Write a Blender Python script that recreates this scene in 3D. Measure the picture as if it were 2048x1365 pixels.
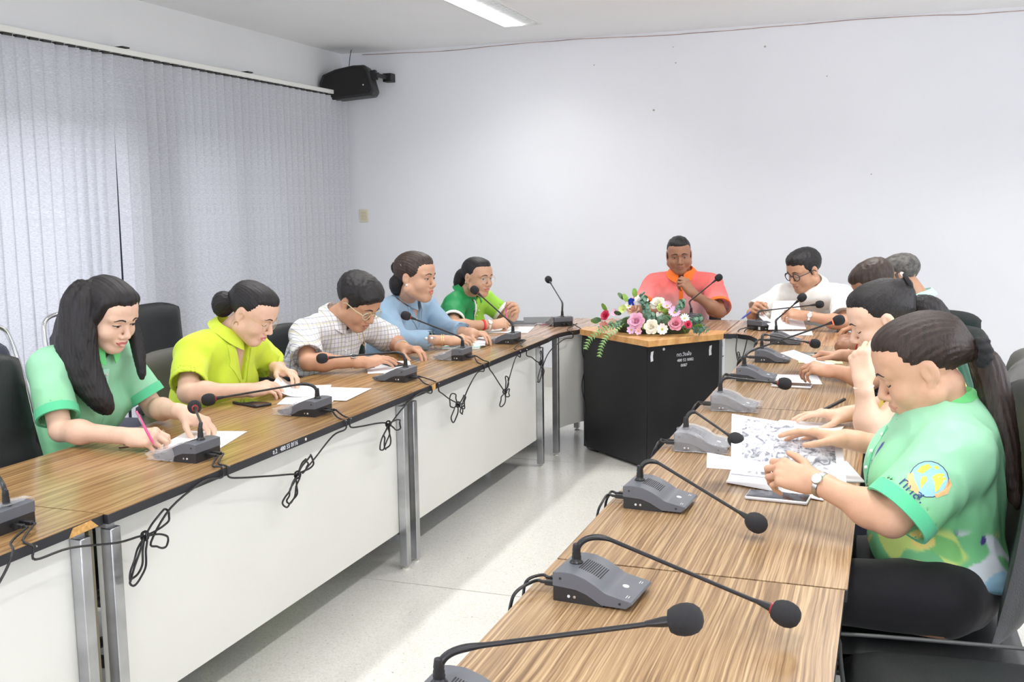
import bpy, math, random
import numpy as np
from mathutils import Vector, Matrix
for _o in list(bpy.data.objects): bpy.data.objects.remove(_o)
SC = bpy.context.scene
PI = math.pi
# ---------------------------------------------------------------- camera
FPX, YAW, PITCH, ROLL, CH = 2076.56, .3498, .1302, -.0133, 1.5097
def cam_rot():
    cy, sy, cp, sp = math.cos(YAW), math.sin(YAW), math.cos(PITCH), math.sin(PITCH)
    fwd = Vector((-sy*cp, cy*cp, -sp)); right = Vector((cy, sy, 0)); up = right.cross(fwd)
    cr, sr = math.cos(ROLL), math.sin(ROLL)
    r2 = right*cr+up*sr; u2 = -right*sr+up*cr
    return Matrix((r2, u2, -fwd)).transposed()
cam_d = bpy.data.cameras.new('camera'); cam = bpy.data.objects.new('camera', cam_d); SC.collection.objects.link(cam)
cam_d.sensor_width = 36; cam_d.lens = 36*FPX/2048; cam_d.clip_start = .05
cam.matrix_world = Matrix.Translation((0, 0, CH)) @ cam_rot().to_4x4()
SC.camera = cam
# ---------------------------------------------------------------- view, world and lights
SC.view_settings.view_transform = 'Standard'; SC.view_settings.look = 'None'
SC.view_settings.gamma = 1; SC.view_settings.use_curve_mapping = False
SC.view_settings.exposure = 0.60
SC.cycles.max_bounces = 8; SC.cycles.diffuse_bounces = 5; SC.cycles.transparent_max_bounces = 12
SC.cycles.sample_clamp_indirect = 6
W = bpy.data.worlds.new('world'); SC.world = W; W.use_nodes = True
W.node_tree.nodes['Background'].inputs[0].default_value = (.87, .88, 1, 1)
W.node_tree.nodes['Background'].inputs[1].default_value = 2.45
def area_light(name, loc, sx, sy, power, col=(1, 1, 1), rot=(0, 0, 0)):
    l = bpy.data.lights.new(name, 'AREA'); l.shape = 'RECTANGLE'; l.size = sx; l.size_y = sy; l.energy = power; l.color = col; l.spread = 2.4
    o = bpy.data.objects.new(name, l); SC.collection.objects.link(o); o.location = loc; o.rotation_euler = rot
    return o
CEIL = 2.82
area_light('fill_light_right', (3.56, 3.1, 1.55), 6.2, 1.5, 46, (.97, .985, 1), (0, PI/2, 0))  # added fill light at an unseen window, brightens ceiling and walls
area_light('fill_light_rear', (-.6, -2.56, 1.55), 5.0, 1.5, 24, (.97, .985, 1), (PI/2, 0, 0))  # second added fill light, from behind the camera
LAMPS = [(-2.58, 6.75), (-2.58, 4.2), (-2.58, 1.6), (-.2, 5.75), (-.2, 3.0), (-.2, .8), (2.1, 5.9), (2.1, 3.0), (2.1, .8)]
for lx, ly in LAMPS:
    area_light('ceiling_tube_light', (lx, ly, CEIL-.014), .12, 1.2, 10 if ly > 6 else 16 if ly > 5 else 12, (1, .99, .97))
# ---------------------------------------------------------------- object helpers
COL = SC.collection
def _set(o, label=None, cat=None, group=None, kind=None):
    if label: o['label'] = label
    if cat: o['category'] = cat
    if group: o['group'] = group
    if kind: o['kind'] = kind
    return o
def thing(name, label, cat, loc=(0, 0, 0), rz=0, group=None):
    o = bpy.data.objects.new(name, None); COL.objects.link(o); o.empty_display_size = .05
    o.location = loc; o.rotation_euler = (0, 0, rz)
    return _set(o, label, cat, group)
def new_mesh(name, v, f, mats, smooth=None, col=None, mi=None):
    me = bpy.data.meshes.new(name)
    if isinstance(f, np.ndarray):
        v = np.asarray(v, np.float32); f = f.astype(np.int32); n, k = f.shape
        me.vertices.add(len(v)); me.vertices.foreach_set('co', v.ravel())
        me.loops.add(n*k); me.loops.foreach_set('vertex_index', f.ravel())
        me.polygons.add(n); me.polygons.foreach_set('loop_start', np.arange(0, n*k, k, dtype=np.int32))
        me.update(calc_edges=True); me.validate()
    else:
        me.from_pydata([tuple(p) for p in v], [], [tuple(q) for q in f]); me.update()
    if not isinstance(mats, (list, tuple)): mats = [mats]
    for m in mats: me.materials.append(m)
    if mi is not None: me.polygons.foreach_set('material_index', np.asarray(mi, np.int32))
    if smooth is not None:
        me.shade_smooth()
        if smooth < 180: me.set_sharp_from_angle(angle=math.radians(smooth))
    if col is not None:
        a = me.color_attributes.new('Col', 'FLOAT_COLOR', 'POINT')
        c = np.ones((len(v), 4), np.float32); c[:, :3] = col
        a.data.foreach_set('color', c.ravel())
    return me
def obj(name, vf, mats, parent=None, smooth=30, label=None, col=None, mi=None, bevel=0, kind=None):
    o = bpy.data.objects.new(name, new_mesh(name, vf[0], vf[1], mats, smooth, col, mi)); COL.objects.link(o)
    if parent: o.parent = parent
    if label: o['label'] = label
    if kind: o['kind'] = kind
    if bevel:
        b = o.modifiers.new('bevel', 'BEVEL'); b.width = bevel; b.segments = 2; b.limit_method = 'ANGLE'; b.angle_limit = .6
    return o
def copy_tree(o, parent=None):
    c = o.copy(); COL.objects.link(c); c.parent = parent
    for ch in list(o.children): copy_tree(ch, c)
    return c
def join(*ms):
    V, F, n = [], [], 0
    for v, f in ms:
        V += [tuple(p) for p in v]; F += [tuple(i+n for i in q) for q in f]; n += len(v)
    return V, F
def xf(m, M):
    return [tuple(M @ Vector(p)) for p in m[0]], m[1]
def T(x, y, z): return Matrix.Translation((x, y, z))
def R(a, ax): return Matrix.Rotation(a, 4, ax)
def box(cx, cy, cz, sx, sy, sz):
    x, y, z = sx/2, sy/2, sz/2
    v = [(cx+a*x, cy+b*y, cz+c*z) for a in (-1, 1) for b in (-1, 1) for c in (-1, 1)]
    return v, [(0, 1, 3, 2), (4, 6, 7, 5), (0, 4, 5, 1), (2, 3, 7, 6), (0, 2, 6, 4), (1, 5, 7, 3)]
def bx(x0, x1, y0, y1, z0, z1): return box((x0+x1)/2, (y0+y1)/2, (z0+z1)/2, x1-x0, y1-y0, z1-z0)
def spline(pts, n=8, closed=False):
    P = [Vector(p) for p in pts]; out = []; m = len(P)
    for i in range(m if closed else m-1):
        if closed: a, b, c, d = P[(i-1) % m], P[i], P[(i+1) % m], P[(i+2) % m]
        else: a, b, c, d = P[max(i-1, 0)], P[i], P[i+1], P[min(i+2, m-1)]
        for j in range(n):
            t = j/n
            out.append(.5*((2*b)+(-a+c)*t+(2*a-5*b+4*c-d)*t*t+(-a+3*b-3*c+d)*t**3))
    if not closed: out.append(P[-1])
    return out
def tube(pts, r, seg=8, closed=False, flat=None):
    P = [Vector(p) for p in pts]; n = len(P); V, F = [], []
    rr = r if isinstance(r, (list, tuple)) else [r]*n
    t0 = (P[1]-P[0]).normalized(); u = t0.orthogonal().normalized()
    for i in range(n):
        if closed: t = P[(i+1) % n]-P[i-1]
        else: t = P[min(i+1, n-1)]-P[max(i-1, 0)]
        t = t.normalized() if t.length > 1e-9 else t0
        u = (u-t*u.dot(t)).normalized(); w = t.cross(u)
        for k in range(seg):
            a = 2*PI*k/seg
            V.append(tuple(P[i]+u*(math.cos(a)*rr[i])+w*(math.sin(a)*rr[i]*(flat or 1))))
    for i in range(n if closed else n-1):
        j = (i+1) % n
        for k in range(seg):
            l = (k+1) % seg; F.append((i*seg+k, i*seg+l, j*seg+l, j*seg+k))
    if not closed:
        F.append(tuple(range(seg))[::-1]); F.append(tuple((n-1)*seg+k for k in range(seg)))
    return V, F
def lathe(prof, seg=20, M=None):
    V, F = [], []
    for r, z in prof:
        for k in range(seg):
            a = 2*PI*k/seg; V.append((r*math.cos(a), r*math.sin(a), z))
    n = len(prof)
    for i in range(n-1):
        for k in range(seg):
            l = (k+1) % seg; F.append((i*seg+k, i*seg+l, (i+1)*seg+l, (i+1)*seg+k))
    F.append(tuple(range(seg))[::-1]); F.append(tuple((n-1)*seg+k for k in range(seg)))
    return xf((V, F), M) if M else (V, F)
def prism(poly, a, b, axis='y'):
    """poly of 2d points; extruded from a to b along axis ('y': poly is x,z; 'z': poly is x,y; 'x': poly is y,z)"""
    n = len(poly)
    def p3(p, t): return (p[0], t, p[1]) if axis == 'y' else (p[0], p[1], t) if axis == 'z' else (t, p[0], p[1])
    V = [p3(p, a) for p in poly]+[p3(p, b) for p in poly]
    F = [tuple(range(n))[::-1], tuple(range(n, 2*n))]+[(i, (i+1) % n, n+(i+1) % n, n+i) for i in range(n)]
    return V, F
def align(a, b):
    """matrix taking z axis segment 0..|ab| onto a..b"""
    a, b = Vector(a), Vector(b); q = (b-a).to_track_quat('Z', 'Y')
    return Matrix.Translation(a) @ q.to_matrix().to_4x4()
def sheet(fn, nu, nv, th=0.0006):
    """thin sheet from fn(u,v)->point, closed with thickness th"""
    P = [[Vector(fn(i/nu, j/nv)) for j in range(nv+1)] for i in range(nu+1)]
    V, F = [], []; N = (nu+1)*(nv+1)
    top, bot = [], []
    for i in range(nu+1):
        for j in range(nv+1):
            du = P[min(i+1, nu)][j]-P[max(i-1, 0)][j]; dv = P[i][min(j+1, nv)]-P[i][max(j-1, 0)]
            n = du.cross(dv); n = n.normalized() if n.length > 1e-12 else Vector((0, 0, 1))
            top.append(tuple(P[i][j]+n*th/2)); bot.append(tuple(P[i][j]-n*th/2))
    V = top+bot; id = lambda i, j: i*(nv+1)+j
    for i in range(nu):
        for j in range(nv):
            q = (id(i, j), id(i+1, j), id(i+1, j+1), id(i, j+1)); F.append(q); F.append(tuple(N+k for k in q[::-1]))
    rim = [id(i, 0) for i in range(nu+1)]+[id(nu, j) for j in range(1, nv+1)]+[id(i, nv) for i in range(nu-1, -1, -1)]+[id(0, j) for j in range(nv-1, 0, -1)]
    for k in range(len(rim)):
        a, b = rim[k], rim[(k+1) % len(rim)]; F.append((b, a, N+a, N+b))
    return V, F
def ball(c, r, seg=10, rings=6, sc=(1, 1, 1)):
    v, f = lathe([(max(r*math.sin(PI*i/rings), 1e-5), -r*math.cos(PI*i/rings)) for i in range(rings+1)], seg)
    return [(c[0]+p[0]*sc[0], c[1]+p[1]*sc[1], c[2]+p[2]*sc[2]) for p in v], f
# ---------------------------------------------------------------- materials
MATS = {}
def mat(name, c, rough=.5, metal=0, bump=0, bscale=60, var=0, vscale=4, spec=.5, attr=False, emit=0, alpha=1, coat=0, stretch=None, trans=0, sheen=0, transl=0):
    if name in MATS: return MATS[name]
    m = bpy.data.materials.new(name); m.use_nodes = True; MATS[name] = m
    nt = m.node_tree; N = nt.nodes; L = nt.links; b = N['Principled BSDF']
    b.inputs['Base Color'].default_value = (*c, 1); b.inputs['Roughness'].default_value = rough; b.inputs['Metallic'].default_value = metal
    b.inputs['Specular IOR Level'].default_value = spec
    if coat: b.inputs['Coat Weight'].default_value = coat
    if sheen: b.inputs['Sheen Weight'].default_value = sheen
    if alpha < 1: b.inputs['Alpha'].default_value = alpha
    if trans: b.inputs['Transmission Weight'].default_value = trans
    if emit: b.inputs['Emission Color'].default_value = (*c, 1); b.inputs['Emission Strength'].default_value = emit
    tc = N.new('ShaderNodeTexCoord'); co = tc.outputs['Object']
    if stretch:
        mp = N.new('ShaderNodeMapping'); mp.inputs['Scale'].default_value = stretch; L.new(co, mp.inputs[0]); co = mp.outputs[0]
    src = None
    if attr:
        a = N.new('ShaderNodeAttribute'); a.attribute_name = 'Col'; src = a.outputs['Color']; L.new(src, b.inputs['Base Color'])
    if var:
        n = N.new('ShaderNodeTexNoise'); n.inputs['Scale'].default_value = vscale; n.inputs['Detail'].default_value = 5; L.new(co, n.inputs['Vector'])
        mr = N.new('ShaderNodeMapRange'); mr.inputs['From Min'].default_value = .3; mr.inputs['From Max'].default_value = .7
        mr.inputs['To Min'].default_value = 1-var; mr.inputs['To Max'].default_value = 1+var; L.new(n.outputs['Fac'], mr.inputs[0])
        mx = N.new('ShaderNodeMix'); mx.data_type = 'RGBA'; mx.blend_type = 'MULTIPLY'; mx.inputs[0].default_value = 1
        if src: L.new(src, mx.inputs[6])
        else: mx.inputs[6].default_value = (*c, 1)
        L.new(mr.outputs[0], mx.inputs[7]); L.new(mx.outputs[2], b.inputs['Base Color'])
    if bump:
        n = N.new('ShaderNodeTexNoise'); n.inputs['Scale'].default_value = bscale; n.inputs['Detail'].default_value = 3; L.new(co, n.inputs['Vector'])
        bp = N.new('ShaderNodeBump'); bp.inputs['Strength'].default_value = bump; bp.inputs['Distance'].default_value = .003
        L.new(n.outputs['Fac'], bp.inputs['Height']); L.new(bp.outputs[0], b.inputs['Normal'])
    if transl:
        t = N.new('ShaderNodeBsdfTranslucent'); t.inputs[0].default_value = (*c, 1); ms = N.new('ShaderNodeMixShader'); ms.inputs[0].default_value = transl
        L.new(b.outputs[0], ms.inputs[1]); L.new(t.outputs[0], ms.inputs[2]); L.new(ms.outputs[0], N['Material Output'].inputs[0])
    return m
def srgb(r, g, b):
    f = lambda v: (v/255/12.92 if v <= 10 else ((v/255+.055)/1.055)**2.4)
    return (f(r), f(g), f(b))
M_GOLD = mat('gold', (.72, .52, .25), .3, 1); M_STEEL = mat('polished_steel', (.62, .62, .63), .25, 1); M_PEARL = mat('pearl', (.85, .83, .8), .25, coat=.5)
M_BLACKP = mat('black_plastic', (.02, .02, .022), .4); M_LENS = mat('glasses_lens', (.95, .97, 1), .02, alpha=.10)
def wood(name, dark, mid, light, sx=70, sy=1.1, rough=.28, ang=0, wob=.012):
    m = mat(name, mid, rough); nt = m.node_tree; N = nt.nodes; L = nt.links; b = N['Principled BSDF']; b.inputs['Specular IOR Level'].default_value = .45
    tc = N.new('ShaderNodeTexCoord'); 
    n0 = N.new('ShaderNodeTexNoise'); n0.inputs['Scale'].default_value = 3.5; n0.inputs['Detail'].default_value = 3; L.new(tc.outputs['Object'], n0.inputs['Vector'])
    s = N.new('ShaderNodeVectorMath'); s.operation = 'SUBTRACT'; s.inputs[1].default_value = (.5, .5, .5); L.new(n0.outputs['Color'], s.inputs[0])
    sc = N.new('ShaderNodeVectorMath'); sc.operation = 'SCALE'; sc.inputs['Scale'].default_value = wob*2; L.new(s.outputs[0], sc.inputs[0])
    ad = N.new('ShaderNodeVectorMath'); L.new(tc.outputs['Object'], ad.inputs[0]); L.new(sc.outputs[0], ad.inputs[1])
    mp = N.new('ShaderNodeMapping'); mp.vector_type = 'POINT'; mp.inputs['Rotation'].default_value = (0, 0, ang); mp.inputs['Scale'].default_value = (sx, sy, 8); L.new(ad.outputs[0], mp.inputs[0])
    n = N.new('ShaderNodeTexNoise'); n.inputs['Scale'].default_value = 1; n.inputs['Detail'].default_value = 6; n.inputs['Roughness'].default_value = .65; L.new(mp.outputs[0], n.inputs['Vector'])
    cr = N.new('ShaderNodeValToRGB'); e = cr.color_ramp.elements
    e[0].position = .36; e[0].color = (*dark, 1); e[1].position = .64; e[1].color = (*light, 1)
    x = e.new(.49); x.color = (*mid, 1)
    L.new(n.outputs['Fac'], cr.inputs[0]); L.new(cr.outputs[0], b.inputs['Base Color'])
    return m
# ---------------------------------------------------------------- signed distance modelling
F32 = np.float32
class Field:
    """an ordered list of blended primitives; meshed by surface nets on sparse blocks"""
    def __init__(s): s.p = []
    def add(s, kind, prm, k=.01, op='u', tag=0, frame=None):
        s.p.append([kind, prm, k, op, tag, frame]); return s
    def cone(s, a, b, ra, rb, k=.01, op='u', tag=0, frame=None): return s.add('c', (np.array(a, float), np.array(b, float), ra, rb), k, op, tag, frame)
    def ell(s, c, r, k=.01, op='u', tag=0, frame=None): return s.add('e', (np.array(c, float), np.array(r, float)), k, op, tag, frame)
    def bound(s, pr):
        kind, prm, k, op, tag, fr = pr
        if kind == 'c': c = (prm[0]+prm[1])/2; r = np.linalg.norm(prm[1]-prm[0])/2+max(prm[2], prm[3])
        elif kind == 'e': c = prm[0]; r = max(prm[1])*1.35+.004
        elif kind == 'sl': c = (prm[0]+prm[1])/2; r = np.linalg.norm(prm[1]-prm[0])/2+max(prm[2], prm[3])+.02
        else: return None
        if fr is not None: c = fr[0]+fr[1] @ c
        return c, r
    def dist(s, pr, P):
        kind, prm, k, op, tag, fr = pr
        if fr is not None: P = ((P-fr[0].astype(F32)) @ fr[1].astype(F32))
        if kind == 'c': return _cone(P, *prm)
        if kind == 'e':
            r = prm[1].astype(F32); q = (P-prm[0].astype(F32))/r; w = q/r; k0 = np.sqrt(np.einsum('...i,...i->...', q, q)); k1 = np.sqrt(np.einsum('...i,...i->...', w, w))+1e-9
            return k0*(k0-1)/k1
        if kind == 'h':  # half space: inside where (p-c).n<0
            return (P-prm[0].astype(F32)) @ prm[1].astype(F32)
        if kind == 'sl':  # hollow open sleeve from a to b
            a, b, ra, rb, th, depth = prm; d = (b-a)/np.linalg.norm(b-a)
            o = _cone(P, a, b+d*.1, ra, rb+(rb-ra)*.1/np.linalg.norm(b-a)); t = (P-b.astype(F32)) @ d.astype(F32)
            o = np.maximum(o, t); i = np.maximum(_cone(P, a, b+d*.1, ra-th, rb-th), -(t+depth))
            return np.maximum(o, -i)
        if kind == 'n':  # displacement added to the field
            return prm(P)
    def eval(s, P, cen=None, half=0):
        """P: (nb,n,3). cen: block centres for culling"""
        d = np.full(P.shape[:-1], 1.0, F32)
        for pr in s.p:
            bd = s.bound(pr); k = pr[2]
            if bd is None or cen is None or pr[3] == 'i': idx = slice(None)
            else:
                idx = np.nonzero(((cen-bd[0])**2).sum(1) < (bd[1]+half+k*1.6+.006)**2)[0]
                if len(idx) == 0: continue
            q = s.dist(pr, P[idx]); a = d[idx]
            if pr[3] == 'u':
                if k > 0: h = np.maximum(k-np.abs(a-q), 0)/k; r = np.minimum(a, q)-h*h*k*.25
                else: r = np.minimum(a, q)
            elif pr[3] == 's':
                q = -q
                if k > 0: h = np.maximum(k-np.abs(a-q), 0)/k; r = np.maximum(a, q)+h*h*k*.25
                else: r = np.maximum(a, q)
            elif pr[3] == 'i':
                if k > 0: h = np.maximum(k-np.abs(a-q), 0)/k; r = np.maximum(a, q)+h*h*k*.25
                else: r = np.maximum(a, q)
            elif pr[3] == 'd': r = a+q
            d[idx] = r
        return d
    def mesh(s, h, lo=None, hi=None, keep=None):
        bs = [s.bound(p) for p in s.p if p[3] == 'u']
        if lo is None: lo = np.min([b[0]-b[1] for b in bs if b], 0)-.02
        if hi is None: hi = np.max([b[0]+b[1] for b in bs if b], 0)+.02
        lo = np.asarray(lo, float); hi = np.asarray(hi, float)
        B = 8; nb = np.ceil((hi-lo)/(B*h)).astype(int); half = B*h*.87
        g = np.stack(np.meshgrid(*[np.arange(n) for n in nb], indexing='ij'), -1).reshape(-1, 3)
        cen = lo+(g+.5)*B*h
        # two level cull
        dc = s.eval(cen[:, None, :].astype(F32), cen, half+.03)[:, 0]
        act = np.abs(dc) < half*1.25+.004
        g = g[act]; cen = cen[act]
        if len(g) == 0: return np.zeros((0, 3)), np.zeros((0, 4), int)
        ax = np.arange(B+1); off = np.stack(np.meshgrid(ax, ax, ax, indexing='ij'), -1).reshape(-1, 3)
        Vs, Ks, Qs = [], [], []; NY, NZ = int(nb[1]*B+2), int(nb[2]*B+2)
        for c0 in range(0, len(g), 1500):
            gg = g[c0:c0+1500]; base = gg*B
            P = (lo+(base[:, None, :]+off[None])*h).astype(F32)
            D = s.eval(P, cen[c0:c0+1500], half).reshape(-1, B+1, B+1, B+1)
            D = np.where(D == 0, 1e-7, D); S = D < 0
            cs = [(i, j, k) for i in (0, 1) for j in (0, 1) for k in (0, 1)]
            cnt = sum(S[:, i:i+B, j:j+B, k:k+B].astype(np.int8) for i, j, k in cs)
            m = (cnt > 0) & (cnt < 8); b, i0, j0, k0 = np.nonzero(m)
            if len(b) == 0: continue
            cv = np.stack([D[b, i0+i, j0+j, k0+k] for i, j, k in cs], 1)
            acc = np.zeros((len(b), 3), F32); n = np.zeros(len(b), F32)
            for e0 in range(8):
                for ax_ in range(3):
                    bit = (4, 2, 1)[ax_]
                    if e0 & bit: continue
                    e1 = e0 | bit; x, y = cv[:, e0], cv[:, e1]; cr = (x < 0) != (y < 0)
                    t = np.where(cr, x/np.where(cr, x-y, 1), 0)
                    p = np.array(cs[e0], F32)[None]+t[:, None]*np.eye(3, dtype=F32)[ax_][None]
                    acc += np.where(cr[:, None], p, 0); n += cr
            cell = base[b]+np.stack([i0, j0, k0], 1)
            Vs.append(lo+(cell+acc/n[:, None])*h)
            Ks.append((cell[:, 0]*NY+cell[:, 1])*NZ+cell[:, 2])
            # quads
            for ax_ in range(3):
                sl = [slice(0, B)]*3; sh = list(sl); sh[ax_] = slice(1, B+1)
                A_ = S[(slice(None),)+tuple(sl)]; B_ = S[(slice(None),)+tuple(sh)]
                bb, i1, j1, k1 = np.nonzero(A_ != B_)
                if len(bb) == 0: continue
                c = base[bb]+np.stack([i1, j1, k1], 1); ins = A_[bb, i1, j1, k1]
                u, w = [(1, 2), (2, 0), (0, 1)][ax_]
                def key(du, dw):
                    q = c.copy(); q[:, u] -= du; q[:, w] -= dw; return (q[:, 0]*NY+q[:, 1])*NZ+q[:, 2]
                q4 = np.stack([key(1, 1), key(0, 1), key(0, 0), key(1, 0)], 1)
                q4[~ins] = q4[~ins][:, ::-1]; Qs.append(q4)
        V = np.concatenate(Vs); K = np.concatenate(Ks); Q = np.concatenate(Qs)
        o = np.argsort(K); K = K[o]; V = V[o]
        ix = np.searchsorted(K, Q); ix[ix >= len(K)] = 0; ok = (K[ix] == Q).all(1); Fc = ix[ok]
        if keep is not None:
            kv = keep(V); fk = kv[Fc].any(1); Fc = Fc[fk]
            used = np.unique(Fc); rm = np.full(len(V), -1); rm[used] = np.arange(len(used)); V = V[used]; Fc = rm[Fc]
        return V, Fc
    def tagdist(s, P, tags):
        d = np.full(P.shape[:-1], 9.0, F32)
        for pr in s.p:
            if pr[3] == 'u' and pr[4] in tags: d = np.minimum(d, s.dist(pr, P))
        return d
def _cone(P, a, b, ra, rb):
    a32, b32 = a.astype(F32), b.astype(F32); ba = b32-a32; l2 = float((ba*ba).sum())+1e-12
    pa = P-a32; t = np.clip((pa @ ba)/l2, 0, 1)
    rr = ra+(rb-ra)*t
    q = pa-t[..., None]*ba
    return np.sqrt(np.einsum('...i,...i->...', q, q))-rr
def unit(v): v = np.array(v, float); return v/np.linalg.norm(v)
def vn(P, f, seed=0):
    """cheap smooth pseudo noise from sines, about -1..1"""
    r = np.random.RandomState(seed); out = 0
    for i in range(5):
        k = r.normal(size=3)*f*(1+.35*i); out = out+np.sin(P @ k.astype(F32)+r.rand()*6.28+np.sin(P @ (k[::-1]*.6).astype(F32)))/(1+.35*i)
    return out/3
# ---------------------------------------------------------------- the room
BW, LW, RW, FW = 8.147, -4.5, 3.6, -2.6
def wallmat(name, c, var=.02):
    return mat(name, c, .6, bump=.08, bscale=25, var=var, vscale=1.3, spec=.3)
M_WALL = wallmat('wall_paint', srgb(234, 236, 240)); M_CEIL = wallmat('ceiling_paint', srgb(240, 240, 240)); M_WALLL = wallmat('wall_paint_window_side', srgb(228, 229, 228))
def terrazzo():
    m = mat('terrazzo', srgb(214, 212, 204), .22); nt = m.node_tree; N = nt.nodes; L = nt.links; b = N['Principled BSDF']; tc = N.new('ShaderNodeTexCoord')
    v = N.new('ShaderNodeTexVoronoi'); v.inputs['Scale'].default_value = 190; L.new(tc.outputs['Object'], v.inputs['Vector'])
    r = N.new('ShaderNodeValToRGB'); r.color_ramp.interpolation = 'CONSTANT'; e = r.color_ramp.elements
    e[0].position = 0; e[0].color = (*srgb(206, 204, 196), 1); e[1].position = .80; e[1].color = (*srgb(222, 220, 212), 1)
    for p, c in ((.12, (226, 225, 219)), (.5, (218, 216, 209)), (.93, (196, 193, 184)), (.975, (160, 155, 144))): x = e.new(p); x.color = (*srgb(*c), 1)
    L.new(v.outputs['Color'], r.inputs[0]); n = N.new('ShaderNodeTexNoise'); n.inputs['Scale'].default_value = 1.6; n.inputs['Detail'].default_value = 4; L.new(tc.outputs['Object'], n.inputs['Vector'])
    mr = N.new('ShaderNodeMapRange'); mr.inputs['To Min'].default_value = .9; mr.inputs['To Max'].default_value = 1.06; L.new(n.outputs['Fac'], mr.inputs[0])
    mx = N.new('ShaderNodeMix'); mx.data_type = 'RGBA'; mx.blend_type = 'MULTIPLY'; mx.inputs[0].default_value = 1; L.new(r.outputs[0], mx.inputs[6]); L.new(mr.outputs[0], mx.inputs[7]); L.new(mx.outputs[2], b.inputs['Base Color'])
    return m
M_TER = terrazzo()
fl = obj('floor', bx(LW-.1, RW+.1, FW-.1, BW+.1, -.12, -.006), mat('floor_joint', srgb(150, 146, 136), .6), kind='structure')
ys = [FW, -.54, 1.55, 3.64, 5.73, BW]
for i in range(5): obj('floor_slab', bx(LW, RW, ys[i]+.003, ys[i+1]-.003, -.006, 0), M_TER, fl)
obj('ceiling', bx(LW-.1, RW+.1, FW-.1, BW+.1, CEIL, CEIL+.12), M_CEIL, kind='structure')
wb = obj('wall_back', bx(LW-.1, RW+.1, BW, BW+.12, 0, CEIL), M_WALL, kind='structure')
obj('wall_right', join(bx(RW, RW+.12, FW, BW, 0, .78), bx(RW, RW+.12, FW, BW, 2.32, CEIL), bx(RW, RW+.12, FW, -.05, .78, 2.32), bx(RW, RW+.12, 6.25, BW, .78, 2.32)), M_WALL, kind='structure')
obj('wall_front', join(bx(LW-.1, RW+.1, FW-.12, FW, 0, .78), bx(LW-.1, RW+.1, FW-.12, FW, 2.32, CEIL), bx(LW-.1, -3.15, FW-.12, FW, .78, 2.32), bx(1.95, RW+.1, FW-.12, FW, .78, 2.32)), M_WALL, kind='structure')
obj('wall_left', join(bx(LW-.12, LW, FW, BW, 2.42, CEIL), bx(LW-.12, LW, FW, BW, 0, .12), bx(LW-.12, LW, 7.0, BW, .12, 2.42), bx(LW-.12, LW, FW, -1.2, .12, 2.42), bx(LW-.12, LW, 5.42, 5.62, .12, 2.42)), M_WALLL, kind='structure')
obj('baseboard_back', bx(LW, RW, BW-.012, BW, 0, .165), mat('baseboard', srgb(214, 213, 206), .4, var=.05), kind='structure')
# crack and stained seam running along the top of the back wall
rnd = random.Random(4)
pts = [(-4.3+i*.19, BW-.004, CEIL-.012-.018*math.sin(i*.28+.4)**2+rnd.uniform(-.004, .004)) for i in range(42)]
obj('cable_seam', tube(spline(pts, 3), .0028, 5), mat('seam_brown', srgb(176, 152, 142), .8, var=.5, vscale=5), wb, 60)
for x, z, r in ((-2.25, 2.60, .006), (-1.62, 2.70, .005), (-1.60, 2.58, .007), (-.93, 2.66, .009), (-.48, 2.42, .006), (-1.77, 2.23, .010), (-.15, 1.7, .006)):
    obj('wall_mark', xf(ball((0, 0, 0), r, 7, 4, (1, .25, .8)), T(x, BW-.001, z)), mat('wall_mark', srgb(176, 168, 160), .8), wb)
# windows behind the blinds
M_NAVY = mat('dark_frame', (.012, .014, .03), .4); M_GLASS = mat('window_glass', (.85, .9, .95), .02, alpha=.12)
for n, (y0, y1, muls) in enumerate([(-1.2, 5.42, [.1, 1.4, 2.7, 3.9, 5.285]), (5.62, 7.0, [6.3])]):
    w = obj('window_%d' % (n+1), join(bx(LW-.09, LW-.03, y0, y1, .12, .17), bx(LW-.09, LW-.03, y0, y1, 2.37, 2.42), bx(LW-.10, LW+.01, y0, y1, 2.00, 2.065), bx(LW-.09, LW-.03, y0, y0+.05, .17, 2.37), bx(LW-.09, LW-.03, y1-.05, y1, .17, 2.37),
            *[bx(LW-.09, LW-.02, m-.04, m+.04, .17, 2.37) for m in muls]), M_NAVY, kind='structure')
    e = [y0]+muls+[y1]
    for a, b in zip(e[:-1], e[1:]):
        obj('pane', bx(LW-.066, LW-.06, a+.02, b-.02, .17, 2.0), M_GLASS, w); obj('pane', bx(LW-.066, LW-.06, a+.02, b-.02, 2.06, 2.37), mat('frosted_glass', (.7, .72, .74), .4, alpha=.5), w)
M_WF = mat('window_frame_white', srgb(220, 222, 222), .4)
w = obj('window_3', join(bx(RW+.02, RW+.08, -.05, 6.25, .78, .83), bx(RW+.02, RW+.08, -.05, 6.25, 2.27, 2.32), *[bx(RW+.02, RW+.08, y-.025, y+.025, .83, 2.27) for y in (-.025, 1.5, 3.1, 4.7, 6.225)]), M_WF, kind='structure')  # unseen window, added to go with the right fill light
for a in (0, 1.55, 3.15, 4.75): obj('pane', bx(RW+.045, RW+.05, a, a+1.5, .83, 2.27), M_GLASS, w)
w = obj('window_4', join(bx(-3.15, 1.95, FW-.08, FW-.02, .78, .83), bx(-3.15, 1.95, FW-.08, FW-.02, 2.27, 2.32), *[bx(x-.025, x+.025, FW-.08, FW-.02, .83, 2.27) for x in (-3.125, -1.45, .25, 1.925)]), M_WF, kind='structure')  # unseen window behind the camera, added for the rear fill light
for a in (-3.1, -1.4, .3): obj('pane', bx(a, a+1.6, FW-.05, FW-.045, .83, 2.27), M_GLASS, w)
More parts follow.
